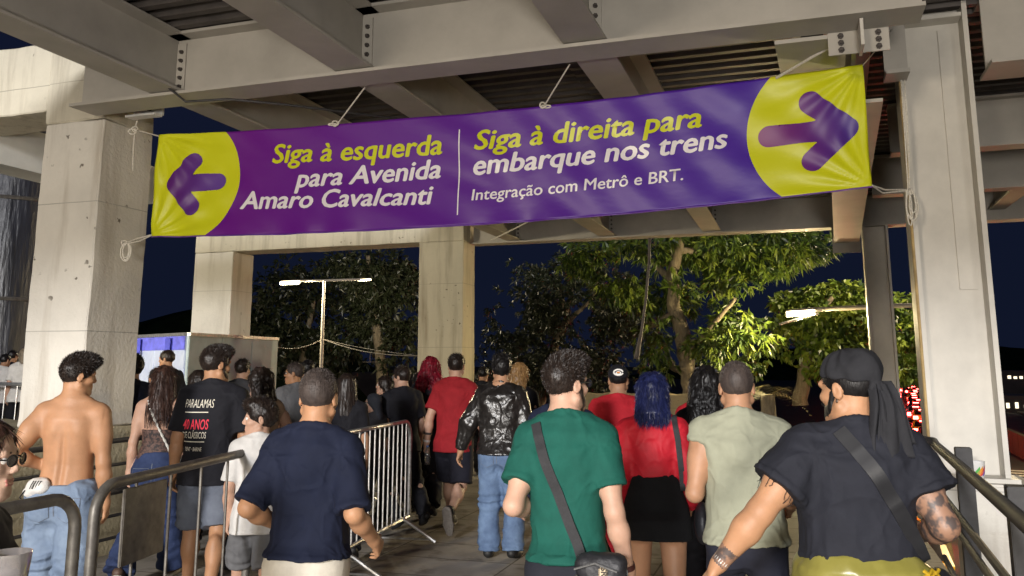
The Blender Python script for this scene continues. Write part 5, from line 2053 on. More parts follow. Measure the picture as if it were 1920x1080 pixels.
bpn.inputs['Distance'].default_value = .02
Lk(nz.outputs['Fac'], bpn.inputs['Height'])
Lk(bpn.outputs[0], bs.inputs['Normal'])
clo = adopt(link('cloth', me, bmj), BAN)
sol = clo.modifiers.new('thickness', 'SOLIDIFY')
sol.thickness = .0012
sol.offset = -1 if True else 1
M_YEL = mat('banner_yellow_print', (.60, .62, .012), rough=.32, var=.03)
M_WHI = mat('banner_white_print', (.80, .76, .78), rough=.32, var=.03)
def lay(bm, name, m):
    """lay a flat outline (banner metres) on the waving cloth"""
    cut_cells(bm, .05, .05)
    vv = bm.verts[:]
    U = np.array([v.co.x / LEN for v in vv])
    Vq = np.array([v.co.y / HGT for v in vv])
    Wq = banner_wave(U, Vq)
    for v, u, q, w in zip(vv, U, Vq, Wq):
        v.co = banner_raw(u, q) + bnn * (float(w) + .0035 + v.co.z)
    me = bpy.data.meshes.new(name)
    bm.to_mesh(me)
    bm.free()
    me.polygons.foreach_set('use_smooth', np.ones(len(me.polygons), bool))
    return adopt(link(name, me, m), BAN)
_NF = {}
def base_faces(bm, q):
    bm.faces.ensure_lookup_table()
    if q == 0:
        _NF[0] = len(bm.faces)
    return bm.faces[:_NF[0]]
def banner_line(body, p0, p1, m, hs=1.0, shear=.20, offset=0.0, fat=.055):
    (u0, v0), (u1, v1) = banner_uv(*p0), banner_uv(*p1)
    bm = text_polys(body, 1.0, shear, offset)
    xs = [v.co.x for v in bm.verts]
    k = (u1 - u0) * LEN / (max(xs) - min(xs))
    mn = min(xs)
    mxx = max(xs)
    for v in bm.verts:
        t = (v.co.x - mn) / (mxx - mn)
        v.co.x = u0 * LEN + (v.co.x - mn) * k
        v.co.y = (v0 + (v1 - v0) * t) * HGT + v.co.y * k * hs
    if fat:   # bold weight: the same letters once more, shifted by a stroke's width
        for q, (sx, sy) in enumerate(((fat, 0), (fat * .5, fat * .32), (fat * .5, -fat * .32), (fat * .5, 0))):
            g2 = bmesh.ops.duplicate(bm, geom=[f for f in bm.faces if f.tag]) if False else bmesh.ops.duplicate(bm, geom=base_faces(bm, q))
            for v in [e for e in g2['geom'] if isinstance(e, bmesh.types.BMVert)]:
                v.co.x += sx * k
                v.co.y += sy * k
                v.co.z += .0003 * (q + 1)
    return lay(bm, 'lettering', m)
banner_line('Siga à esquerda', (506, 304), (826, 288), M_YEL, .92)
banner_line('para Avenida', (549, 350), (822, 332), M_WHI, .92)
banner_line('Amaro Cavalcanti', (448, 391), (808, 381), M_WHI, .92)
banner_line('Siga à direita para', (889, 281), (1313, 237), M_YEL, .92)
banner_line('embarque nos trens', (886, 327), (1362, 276), M_WHI, .92)
banner_line('Integração com Metrô e BRT.', (883, 375), (1280, 337), M_WHI, .95, .10, 0.0, .03)
def strokes(segs, r):
    """a rounded thick-stroke figure as one flat outline (union of capsules on a grid)"""
    pts = np.array([p for s in segs for p in s])
    lo, hi = pts.min(0) - r - .02, pts.max(0) + r + .02
    h = .008
    xs, ys = np.arange(lo[0], hi[0], h), np.arange(lo[1], hi[1], h)
    Xg, Yg = np.meshgrid(xs, ys, indexing='ij')
    D = np.full(Xg.shape, 9.0)
    for a, b in segs:
        a, b = np.array(a), np.array(b)
        ba = b - a
        t = np.clip(((Xg - a[0]) * ba[0] + (Yg - a[1]) * ba[1]) / (ba @ ba), 0, 1)
        D = np.minimum(D, np.hypot(Xg - a[0] - t * ba[0], Yg - a[1] - t * ba[1]) - r)
    # keep cells inside, and pull border vertices on to the outline
    gx, gy = np.gradient(D, h)
    bm = bmesh.new()
    vm = {}
    def vert(i, j):
        if (i, j) not in vm:
            x, y = Xg[i, j], Yg[i, j]
            if D[i, j] > 0 or D[i, j] > -h * .7:
                g2 = gx[i, j] ** 2 + gy[i, j] ** 2 + 1e-6
                x -= D[i, j] * gx[i, j] / g2
                y -= D[i, j] * gy[i, j] / g2
            vm[(i, j)] = bm.verts.new((x, y, 0))
        return vm[(i, j)]
    for i in range(len(xs) - 1):
        for j in range(len(ys) - 1):
            c = [D[i, j], D[i + 1, j], D[i + 1, j + 1], D[i, j + 1]]
            if sum(q < 0 for q in c) >= 3 or (sum(q < 0 for q in c) == 2 and sum(c) < 0):
                try:
                    bm.faces.new([vert(i, j), vert(i + 1, j), vert(i + 1, j + 1), vert(i, j + 1)])
                except ValueError:
                    pass
    return bm
def arrow(px_segs, r, name, m):
    sg = []
    for a, b in px_segs:
        q = []
        for p in (a, b):
            u, v = banner_uv(*p)
            q.append((u * LEN, v * HGT))
        sg.append(tuple(q))
    bm = strokes(sg, r)
    vv = bm.verts[:]
    U = np.array([v.co.x / LEN for v in vv]); Vq = np.array([v.co.y / HGT for v in vv])
    Wq = banner_wave(U, Vq)
    for v, u, q, w in zip(vv, U, Vq, Wq):
        v.co = banner_raw(u, q) + bnn * (float(w) + .0035)
    me = bpy.data.meshes.new(name)
    bm.to_mesh(me); bm.free()
    me.polygons.foreach_set('use_smooth', np.ones(len(me.polygons), bool))
    return adopt(link(name, me, m), BAN)
def grad_mat(key, ca, cb, x0, x1):
    m = bpy.data.materials.new(key)
    m.use_nodes = True
    n = m.node_tree
    b = n.nodes['Principled BSDF']
    b.inputs['Roughness'].default_value = .45
    t = n.nodes.new('ShaderNodeTexCoord')
    s = n.nodes.new('ShaderNodeSeparateXYZ')
    mr = n.nodes.new('ShaderNodeMapRange')
    r = n.nodes.new('ShaderNodeValToRGB')
    n.links.new(t.outputs['Object'], s.inputs[0])
    n.links.new(s.outputs[0], mr.inputs[0])
    mr.inputs[1].default_value, mr.inputs[2].default_value = x0, x1
    n.links.new(mr.outputs[0], r.inputs[0])
    r.color_ramp.elements[0].color = ca + (1,)
    r.color_ramp.elements[1].color = cb + (1,)
    n.links.new(r.outputs[0], b.inputs['Base Color'])
    return m
xa, xb = at(312, 340, 7.2).x, at(424, 340, 7.2).x
arrow([((328, 345), (406, 340)), ((328, 345), (362, 302)), ((328, 345), (358, 388))], .075, 'arrow', grad_mat('arrow_ink_a', (.10, .012, .16), (.12, .05, .30), xa, xb))
xa, xb = at(1425, 250, 6).x, at(1606, 250, 6).x
arrow([((1588, 240), (1442, 256)), ((1588, 240), (1518, 193)), ((1588, 240), (1524, 302))], .078, 'arrow', grad_mat('arrow_ink_b', (.20, .012, .14), (.06, .03, .26), xa, xb))
u0, v0 = banner_uv(862, 243); u1, v1 = banner_uv(857, 403)
bm = bmesh.new()
w_ = .005
q = [bm.verts.new((u0 * LEN - w_, v0 * HGT, 0)), bm.verts.new((u0 * LEN + w_, v0 * HGT, 0)), bm.verts.new((u1 * LEN + w_, v1 * HGT, 0)), bm.verts.new((u1 * LEN - w_, v1 * HGT, 0))]
bm.faces.new(q[::-1])
lay(bm, 'divider_line', M_WHI)
# hem
b = MB()
b.tube([banner_pt(u, 0, .001) for u in np.linspace(0, 1, 160)], .006, 6)
in_(b, 'hem', bmj if False else mat('hem_purple', (.12, .03, .30), rough=.35), BAN, smooth=True)

def rope(name, pts, label, r=.006, loops=None, sag=0.0):
    e = MB()
    q = []
    pts = [Vector(p) for p in pts]
    for i in range(len(pts) - 1):
        for t in np.linspace(0, 1, 6, endpoint=(i == len(pts) - 2)):
            v = pts[i].lerp(pts[i + 1], t)
            v.z -= sag * math.sin(math.pi * t)
            q.append(v)
    e.tube(q, r, 7)
    for lp in loops or []:
        e.tube([Vector(p) for p in lp], r, 7)
    o = e.build('rope', M_ROPE, None, True)
    return tag(o, label, 'rope')
def knot(c, n, r, seed, drop):
    rg = np.random.default_rng(seed)
    out = []
    c = Vector(c)
    for k in range(n):
        w, h = .02 + .03 * rg.random(), drop * (.5 + .5 * rg.random())
        x0 = (rg.random() - .5) * .06
        out.append([c + Vector((x0 + w * math.sin(t), (rg.random() - .5) * .01 - .02, -h * (1 - math.cos(t)) / 2)) for t in np.linspace(0, 2 * math.pi, 17)])
    out.append([c + Vector((.026 * math.cos(t), -.02 + .01 * math.sin(2 * t), .022 * math.sin(t))) for t in np.linspace(0, 6 * math.pi, 30)])
    return out
colY = 7.62
rope('rope', [at(253, 243, 7.55), banner_pt(.0, .985)], 'short rope tying the top left banner corner to the concrete column, its end dangling', loops=[[at(253, 243, 7.5), at(258, 222, 7.5), at(262, 205, 7.5)], [at(253, 243, 7.5), at(250, 280, 7.5), at(249, 320, 7.5)]] + knot(at(255, 243, 7.5), 1, .006, 1, .05))
rope('rope', [at(232, 457, 7.55), at(258, 447, 7.4), banner_pt(.0, .02)], 'double rope tying the bottom left banner corner to the concrete column', loops=[[at(232, 458, 7.52), at(262, 452, 7.4), banner_pt(0, .015)]] + knot(at(235, 456, 7.5), 3, .006, 2, .20))
rope('rope', [banner_pt(1, .01), at(1655, 362, 6.1), at(1703, 357, 6.25)], 'rope from the bottom right banner corner to the steel column, with hanging loops', loops=[[banner_pt(1, .012), at(1660, 356, 6.1), at(1703, 355, 6.25)]] + knot(at(1703, 360, 6.25), 4, .006, 3, .26))
rope('rope', [at(1703, 360, 6.25), at(1697, 260, 6.2), at(1690, 150, 6.2)], 'pair of long ropes hanging down beside the near steel column', loops=[[at(1706, 360, 6.25), at(1703, 260, 6.2), at(1696, 150, 6.2)]])
for px, py, tx, ty, lab in ((630, 233, 684, 164, 'thin rope holding the banner top above the word esquerda'), (1018, 201, 1068, 121, 'thin rope holding the banner top left of the word direita')):
    u, v = banner_uv(px, py)
    rope('rope', [banner_pt(u, .985), atz(tx, ty, 3.83)], lab, loops=knot(banner_pt(u, 1.0), 1, .005, px, .03))
u, v = banner_uv(1455, 142)
rope('rope', [banner_pt(u, .985), atz(1556, 88, 3.80)], 'thick pale rope from the banner top to the bolted plate of the girder', r=.011)
rope('rope', [banner_pt(1, .99), at(1650, 85, 5.75), at(1672, 55, 5.8)], 'thin rope from the top right banner corner up to the girder', r=.004)
rope('rope', [at(920, 451, 14.4), at(1000, 411, 13.2), at(1060, 370, 12.4)], 'straight pale cord slanting under the far beams below the banner', r=.012)

# ------------------------------------------------------------------ the crowd
C_NAVY = cloth('navy', (.012, .016, .040), amp if False else .12) if False else cloth('navy', (.008, .011, .027))
C_BLACK = cloth('black', (.012, .012, .016))
C_BLACK2 = cloth('faded_black', (.016, .017, .024))
C_GREEN = cloth('bottle_green', (.008, .078, .058), var=.10)
C_RED = cloth('red', (.30, .016, .022))
C_SCARLET = cloth('scarlet', (.46, .014, .026), rough=.62)
C_SAGE = cloth('sage', (.30, .305, .225), var=.06)
C_WHITE = cloth('white', (.62, .60, .57))
C_GREY = cloth('grey', (.13, .13, .135))
C_DGREY = cloth('charcoal', (.045, .045, .05))
C_CREAM = cloth('cream_cotton', (.56, .51, .42))
C_TAN = cloth('tan', (.36, .24, .15))
D_BLUE = denim('blue', (.21, .27, .36), (.12, .165, .25))
D_DARK = denim('dark', (.040, .060, .14), (.018, .028, .07))
D_MID = denim('mid', (.16, .24, .38), (.07, .11, .20))
D_GREY = denim('grey', (.155, .175, .215), (.095, .105, .135))
LEATHER = mat('black_leather', (.016, .014, .013), rough=.30, var=.3, scale=20, bump=.8, bscale=14, bdist=.02, spec=.7)
SATIN = mat('yellow_satin', (.27, .245, .058), rough=.34, color2=(.19, .17, .035), scale=3, bump=.35, bscale=5, bdist=.02, spec=.6)
LACE = mat('brown_lace', (.12, .065, .05), rough=.7, color2=(.022, .014, .014), scale=42, detail=3, thresh=(.42, .58))
KNIT = cloth('black_knit', (.007, .007, .008), rough=1.0, bump=.6, bscale=220, bdist=.004)
H_BLACK = hair_mat('black', (.012, .010, .010), (.004, .0035, .0035))
H_DBR = hair_mat('dark_brown', (.030, .019, .014), (.009, .006, .005))
H_BRN = hair_mat('brown', (.085, .042, .030), (.024, .012, .009))
H_GREYBR = hair_mat('cropped_brown', (.070, .052, .044), (.036, .027, .024), rough=.6)
H_BLUE = hair_mat('midnight_blue', (.020, .026, .095), (.006, .008, .030), rough=.3)
H_RED = hair_mat('crimson', (.34, .012, .035), (.10, .005, .012))
H_BLOND = hair_mat('honey', (.42, .25, .10), (.20, .11, .045))
def hair(kind, m, **k):
    d = dict(kind=kind, m=m)
    d.update(k)
    return d
STR = [(math.sin, 0)]

# --- nearest row
p = person('navy', 590, 3.75, 'cropped haired man in a navy T-shirt and cream trousers next to the bright barrier', H=1.645, rz=-10, wide=.96,
           lean=(2, 1, 0), head=(4, 2, 0), hs=1.06, L=(-26, 15, 92, -10), A=(-22, 17, 78, 6), skin='warm', h=.0065,
           top=dict(m=C_NAVY, sleeve=.95, hem=.045, ease=.024, sr=.074, amp=.010), bottom=dict(kind='trousers', m=C_CREAM, thigh=.115, knee=.09, ankle=.085, amp=.012),
           hair=hair('short', H_GREYBR, vol=.006, amp=.0015, sl=.008, stand=.9, n=9000, nape=-.085, sc=70), belly=.012)
p = person('green', 1062, 3.6, 'bearded man in a bottle green T-shirt with a black bag strap slung across his back', H=1.71, rz=-16, wide=.88,
           lean=(3, -1, 0), head=(-32, -2, 0), hs=1.0, L=(-24, 9, 108, -6), A=(-8, 10, 28, 8), skin='fair', h=.0060,
           top=dict(m=C_GREEN, sleeve=.66, hem=.03, ease=.020, sr=.073, amp=.007), bottom=dict(kind='trousers', m=C_BLACK2),
           hair=hair('short', H_DBR, vol=.005, top=2.2, amp=.0022, sl=.017, stand=.30, n=15000, beard=True, curl_top=True), seed=5, curl=20)
glasses(p)
gr = p
p = person('bandana', 1592, 3.25, 'broad man in a black T-shirt with a black bandana knotted over his head', H=1.70, rz=0, wide=1.22,
           lean=(2, 0, 0), head=(34, 3, 0), hs=1.10, L=(-4, 40, 20, 37), A=(-20, 16, 96, 8), skin='warm', h=.0062, belly=.03, limb=1.12,
           top=dict(m=C_BLACK2, sleeve=.60, hem=.11, ease=.026, sr=.084, amp=.009, loose=1.1), bottom=dict(kind='trousers', m=C_BLACK, thigh=.12, knee=.10, ankle=.09),
           hair=hair('short', H_BLACK, vol=.004, amp=.001, sl=.012, n=2500, beard=True), seed=6)
bd = p
p = person('sage', 1384, 4.15, 'man in a sleeveless sage green top with shaved sides, his left elbow bent', H=1.68, rz=-14, wide=1.06,
           lean=(2, -1, 0), head=(2, 1, 0), hs=1.05, L=(-14, 11, 112, -4), A=(-8, 10, 80, 0), skin='tan', h=.0065,
           top=dict(kind='tank', m=C_SAGE, hem=.0, ease=.022, amp=.009), bottom=dict(kind='trousers', m=cloth('dark_navy', (.018, .019, .030))),
           hair=hair('short', H_GREYBR, vol=.005, amp=.0012, sl=.007, stand=.8, n=7000, nape=-.09, sc=80), seed=7)
p = person('shirtless', 142, 5.25, 'shirtless young man in pale blue jeans with tousled dark hair, looking right', H=1.70, rz=6, wide=1.0,
           lean=(-1, 2, 0), head=(-52, 3, 0), L=(-30, 22, 92, -34), A=(-4, 10, 14, 5), skin='warm', h=.0065, back=True,
           bottom=dict(kind='trousers', m=D_BLUE, rise=.085, thigh=.125, knee=.115, ankle=.125, ease=.020, amp=.011, name='jeans'), shoes=((.5, .48, .45), (.6, .6, .58)),
           hair=hair('short', H_DBR, vol=.008, top=2.2, amp=.004, sc=24, sl=.020, stand=.45, n=10000, curl_top=True), lL=(10, 6, 5), lR=(-14, 16, 5), seed=8)
sh = p
p = person('printed', 404, 6.35, 'tall bearded man in a black printed concert T-shirt and grey denim shorts', H=1.765, rz=2, wide=1.08, lean=(1, 0, 0), head=(-40, 2, 0), hs=1.06,
           L=(-6, 10, 14, 6), A=(2, 12, 28, 6), skin='warm', h=.0070, top=dict(m=C_BLACK, sleeve=.85, hem=-.10, ease=.024, sr=.080, amp=.006),
           bottom=dict(kind='shorts', m=D_GREY, len=.92, thigh=.115, knee=.098), shoes=((.02, .02, .02), (.05, .05, .05)), lL=(10, 8, 4), lR=(-16, 14, 4),
           hair=hair('short', H_DBR, vol=.009, top=1.3, amp=.003, sl=.017, n=8000, beard=True, curl_top=True, nape=-.078), seed=9, belly=.015)
pr = p
p = person('boy', 492, 5.6, 'small boy in a white T-shirt and grey shorts turning his face to the left', H=1.42, rz=15, wide=.86, hs=1.20, head=(88, -2, 0), skin='fair', h=.0060,
           L=(-6, 10, 20, 0), A=(-4, 12, 30, 0), top=dict(m=C_WHITE, sleeve=.85, hem=-.12, ease=.030, amp=.004), bottom=dict(kind='shorts', m=C_GREY, len=.9, thigh=.11, knee=.10),
           shoes=((.55, .53, .50), (.6, .6, .6)), hair=hair('short', H_DBR, vol=.014, top=1.2, amp=.004, sl=.020, n=3500, curl_top=True), face=True, seed=10)
by = p
p = person('lace', 306, 7.0, 'woman with straight brown hair in a thin strapped lace top and flared jeans', H=1.65, rz=8, fem=True, wide=.94, head=(20, 2, 0), skin='fair', h=.0075,
           L=(-4, 9, 8, 4), A=(2, 12, 24, 6), top=dict(kind='cami', m=LACE, hem=.06, ease=.010, fit=True, cut=.33, amp=.002), bottom=dict(kind='trousers', m=D_DARK, rise=.13, thigh=.10, knee=.085, ankle=.135, amp=.008, name='jeans'),
           shoes=((.10, .06, .04), (.5, .47, .42)), lL=(-18, 20, 4), lR=(16, 6, 4), hair=hair('long', H_BRN, len=.34, amp=.004, n=4500, sl=.07), seed=11)
la = p
p = person('bluehair', 1221, 4.85, 'woman with a midnight blue bob in a scarlet blouse, black miniskirt and black boots', H=1.60, rz=-12, fem=True, wide=1.0, hip=1.12, head=(2, 3, 0), skin='tan', h=.0068,
           L=(-2, 12, 8, 8), A=(-8, 14, 60, -4), top=dict(kind='long', m=C_SCARLET, hem=.235, ease=.016, fit=True, puff=.014, amp=.009, name='blouse'),
           bottom=dict(kind='skirt', m=KNIT, rise=.265, len=.11, flare=-.006, ease=.012, amp=.003), shoes=((.012, .012, .012), None, .36), limb=1.12, lL=(8, 5, 1), lR=(-8, 12, 1),
           hair=hair('bob', H_BLUE, len=.165, w=(.088, .100), amp=.0018, n=9000, sl=.05), seed=12)
bh = p
# --- middle distance
p = person('redtee', 853, 8.95, 'man in a red T-shirt and black shorts striding away with one heel lifted', H=1.80, rz=-14, head=(12, 0, 0), skin='fair', h=.0085,
           L=(-10, 15, 16, 8), A=(12, 14, 30, 4), top=dict(m=C_RED, sleeve=.72, hem=-.10, ease=.026, amp=.008), bottom=dict(kind='shorts', m=cloth('black_twill', (.014, .014, .022)), len=.93, thigh=.115, knee=.10),
           shoes=((.02, .02, .02), (.16, .14, .12)), lL=(24, 4, 3), lR=(-14, 50, 3), hair=hair('short', H_DBR, vol=.010, amp=.003, n=2200), seed=13)
rt = p
p = person('leather', 938, 7.7, 'person in a glossy black leather jacket and straight blue jeans', H=1.715, rz=-14, wide=1.02, head=(18, 0, 0), skin='tan', h=.0085, L=(-8, 24, 16, 18), A=(4, 14, 40, 0),
           top=dict(kind='long', m=LEATHER, hem=-.02, ease=.036, puff=.016, amp=.013, name='jacket'), bottom=dict(kind='trousers', m=D_MID, thigh=.112, knee=.095, ankle=.095, amp=.009, name='jeans'),
           shoes=((.012, .012, .012), None), lL=(4, 4, 2), lR=(10, 22, 3), hair=hair('short', H_BLACK, vol=.018, top=1.2, amp=.008, sc=30, n=2400, curl_top=True), seed=14)
lj = p
p = person('redhair', 806, 10.0, 'woman with wavy crimson hair in a sleeveless black top', H=1.73, rz=-8, fem=True, head=(8, 0, 0), skin='fair', h=.010, L=(-6, 12, 10, 8), A=(0, 12, 16, 6),
           top=dict(kind='tank', m=C_BLACK, hem=.04, ease=.018, amp=.004), bottom=dict(kind='trousers', m=C_BLACK, thigh=.11, knee=.10, ankle=.12), hair=hair('wavy', H_RED, len=.27, w=(.115, .15), vol=.026, amp=.014, n=1800), seed=15)
rh = p
p = person('blonde', 972, 8.9, 'person with honey blond hair half hidden by the leather jacket, in brown tights', H=1.66, rz=-14, fem=True, head=(-10, 0, 0), skin='fair', h=.010, top=dict(kind='long', m=C_BLACK, hem=-.06, ease=.02),
           bottom=dict(kind='trousers', m=cloth('rust_brown', (.24, .10, .04)), thigh=.09, knee=.066, ankle=.055), shoes=((.50, .36, .14), (.6, .55, .45)), lL=(14, 4, 2), lR=(-20, 48, 2),
           hair=hair('wavy', H_BLOND, len=.24, vol=.016, amp=.010, n=1500), seed=16)
p = person('capman', 1158, 6.7, 'man in a black printed cap and a long scarlet shirt', H=1.66, rz=-10, wide=1.02, head=(4, -3, 0), skin='tan', h=.0085, top=dict(m=cloth('poppy', (.46, .018, .028)), sleeve=1.0, hem=-.42, ease=.034, amp=.008, loose=1.0),
           bottom=dict(kind='trousers', m=cloth('poppy', (.46, .018, .028))), hair=hair('short', H_BLACK, vol=.002, amp=.001, n=500), seed=17)
cm = p
p = person('navyside', 1052, 5.6, 'dark haired person in a dark navy T-shirt walking hidden in front of the green shirt', H=1.64, rz=-14, wide=1.12, fem=True, head=(24, 4, 0), skin='fair', h=.0085, L=(-6, 18, 14, 10), A=(-4, 22, 30, 10),
           top=dict(m=cloth('ink_navy', (.012, .016, .038)), sleeve=.9, hem=-.08, ease=.024), bottom=dict(kind='trousers', m=C_BLACK), hair=hair('long', H_BLACK, len=.26, n=1500), seed=18)
p = person('blackhair', 1323, 5.5, 'woman with long glossy black hair between the blue bob and the sleeveless man', H=1.65, rz=-14, fem=True, head=(4, 0, 0), skin='tan', h=.0080, top=dict(kind='long', m=C_BLACK, hem=-.06, ease=.02),
           bottom=dict(kind='trousers', m=C_BLACK), hair=hair('wavy', H_BLACK, len=.34, w=(.11, .135), vol=.016, amp=.009, n=4500, sl=.06), seed=19)
p = person('yellowneck', 1306, 7.6, 'person in a red garment glimpsed behind the sleeveless man', H=1.55, rz=-14, fem=True, h=.012, top=dict(m=cloth('poppy', (.46, .018, .028)), hem=-.42, ease=.03), bottom=dict(kind='trousers', m=C_BLACK), hair=hair('bob', H_BRN, n=300), seed=20)
# --- the queue on the left
p = person('queueleft', 247, 8.3, 'stout dark haired man just right of the near concrete column, glancing left', H=1.75, rz=25, wide=1.12, head=(40, 3, 0), skin='tan', h=.0085, L=(-5, 12, 40, 0), A=(-5, 14, 40, 0),
           top=dict(m=C_NAVY, sleeve=.85, ease=.03, hem=-.12), bottom=dict(kind='trousers', m=C_BLACK), hair=hair('short', H_BLACK, vol=.022, amp=.006, n=1500, curl_top=True), shoes=((.5, .48, .45), (.6, .6, .6)), seed=21)
glasses(p, (.7, .7, .7), (.2, .2, .2))
def bg(key, px, Y, label, H, rz, hairkw, topm, head=(0, 0, 0), fem=False, skin='tan', kind='tee', bm=C_BLACK, **kw):
    return person(key, px, Y, label, H=H, rz=rz, fem=fem, skin=skin, head=head, h=kw.pop('h', .0105), top=dict(kind=kind, m=topm, ease=.022, hem=-.10, sleeve=.8), bottom=dict(kind='trousers', m=bm, thigh=.10, knee=.085, ankle=.08), hair=hairkw, **kw)
bg('far_a', 315, 12.6, 'man in black seen in profile against the blue lit hoarding', 1.86, 50, hair('short', H_DBR, vol=.010, n=400), C_BLACK, (35, 0, 0))
bg('far_b', 296, 11.4, 'short dark haired figure low against the blue lit hoarding', 1.60, 40, hair('short', H_BLACK, vol=.016, n=400), C_BLACK, (30, 0, 0))
bg('far_c', 372, 8.2, 'dark haired woman peeking past the left shoulder of the printed shirt', 1.60, 10, hair('wavy', H_DBR, len=.22, vol=.016, amp=.01, n=700), C_DGREY, (40, 0, 0), True)
bg('far_d', 453, 10.0, 'man in a charcoal shirt right behind the printed shirt', 1.72, -5, hair('short', H_DBR, vol=.010, n=500), C_DGREY, (-6, 0, 0), skin='fair')
p = bg('wavy', 492, 7.2, 'woman with wavy dark hair and bare tan shoulders behind the boy', 1.63, 35, hair('wavy', H_DBR, len=.30, w=(.10, .12), vol=.018, amp=.012, n=2200), C_TAN, (30, 0, 0), True, 'fair', 'tank', h=.0085, A=(20, 40, 70, -10))
p = bg('shades', 556, 9.4, 'short haired man in grey with pale sunglasses, in profile to the left', 1.68, 42, hair('short', H_GREYBR, vol=.006, amp=.002, n=1200), C_GREY, (48, -4, 0), skin='warm', h=.0085, face=True)
glasses(p, (.75, .72, .68), (.35, .33, .32))
bg('far_e', 578, 11.0, 'dark head just behind the man in pale sunglasses', 1.70, 20, hair('short', H_BLACK, vol=.02, n=400), C_BLACK)
bg('far_f', 650, 7.8, 'woman with long dark hair and black top, right of the navy shirt', 1.58, 10, hair('long', H_DBR, len=.34, n=1200), C_BLACK, (20, 0, 0), True, h=.009)
p = bg('specs', 757, 9.3, 'man in a black T-shirt and glinting glasses behind the galvanised barrier', 1.64, 32, hair('short', H_DBR, vol=.012, amp=.004, n=1200), C_BLACK, (26, 0, 0), skin='fair', h=.0085, wide=1.08)
glasses(p, (.8, .8, .8), (.4, .4, .4))
p = bg('profile', 726, 9.9, 'dark haired woman in profile beside the man with glinting glasses', 1.53, 50, hair('wavy', H_DBR, len=.20, vol=.012, n=700), C_BLACK, (40, -3, 0), True, 'fair', face=True)
p = bg('lowshades', 706, 9.0, 'short woman with a dark headscarf and sunglasses looking left over the barrier', 1.36, 55, hair('long', cloth('dark_scarf', (.03, .032, .04)), len=.22, n=0, amp=.002), C_DGREY, (35, -2, 0), True, 'fair', face=True)
glasses(p)
bg('far_g', 787, 10.6, 'dark head between the glinting glasses and the crimson hair', 1.55, 20, hair('short', H_BLACK, vol=.02, n=400), C_BLACK, fem=True)
bg('edge_a', 6, 18.2, 'man in a white T-shirt cut by the left edge behind the pale barrier', 1.86, -20, hair('short', H_BLACK, vol=.01, n=200), C_WHITE, h=.014)
bg('edge_b', 20, 19.2, 'dark haired man in black behind the pale barrier at the left edge', 1.95, -10, hair('short', H_BLACK, vol=.01, n=200), C_BLACK, h=.014)
bg('edge_c', 44, 17.6, 'blond woman in a white T-shirt holding her arm beside the near concrete column', 1.97, 30, hair('bob', hair_mat('ash_blond', (.30, .24, .17)), len=.16, n=300), C_WHITE, (30, 0, 0), True, 'fair', h=.014, A=(10, 10, 100, -30))
bg('mid_a', 905, 13.0, 'walker in dark clothes far ahead between the red shirt and the leather jacket', 1.62, -16, hair('short', H_BLACK, n=200), C_BLACK, h=.014)
# --- the face at the left edge
p = person('edgeface', -46, 2.35, 'woman in sunglasses facing right, cut off by the left edge of the photo', H=1.53, rz=-82, fem=True, head=(-4, 0, 0), skin='light', h=.0055, L=(8, 10, 60, -10), A=(14, 12, 62, 0),
           top=dict(m=C_DGREY, ease=.02, hem=-.08), bottom=dict(kind='trousers', m=C_BLACK), hair=hair('long', H_BRN, len=.25, n=3000), face=True, seed=40)
glasses(p, (.03, .02, .02), (.05, .035, .03))
ef = p

# ------------------------------------------------------------------ what they wear and carry
# the bandana: a cap of cloth with a band and hanging tails
MH, hp, S = bd['MH'], bd['hp'], bd['S']
M_BAND = cloth('black_bandana', (.020, .020, .023), bump=.4, bscale=30)
lo_, hi_ = np.array(MH.translation) - .5, np.array(MH.translation) + .5
Q = [(ell((0, -.016, .044), (.088, .110, .098), MH), 0, 'u'),
     (ell((0, -.085, .075), (.066, .050, .060), MH), .03, 'u'),
     (half(hp(0, 0, .040), MH.to_3x3() @ Vector((0, .16, -1)), lo_, hi_), .006, 's')]
Q.append((ell((0, -.108, .002), (.034, .024, .026), MH), .012, 'u'))
def bdisp(V, N):
    q = (V - np.array(MH.translation, np.float32)) @ np.array(MH.to_3x3().inverted(), np.float32).T
    a = np.arctan2(q[:, 0], -q[:, 1])
    return .0045 * np.sin(a * 9 + q[:, 2] * 30 + fbm(q * 12, 3, 2) * 2) + .003 * fbm(q * 20, 7, 2)
bd['part']('bandana', Q, M_BAND, bdisp)
bandana_o = bd['root'].children[-1]
TT = bd['T']
c = MH.translation
kn = hp(0, -.112, .0)
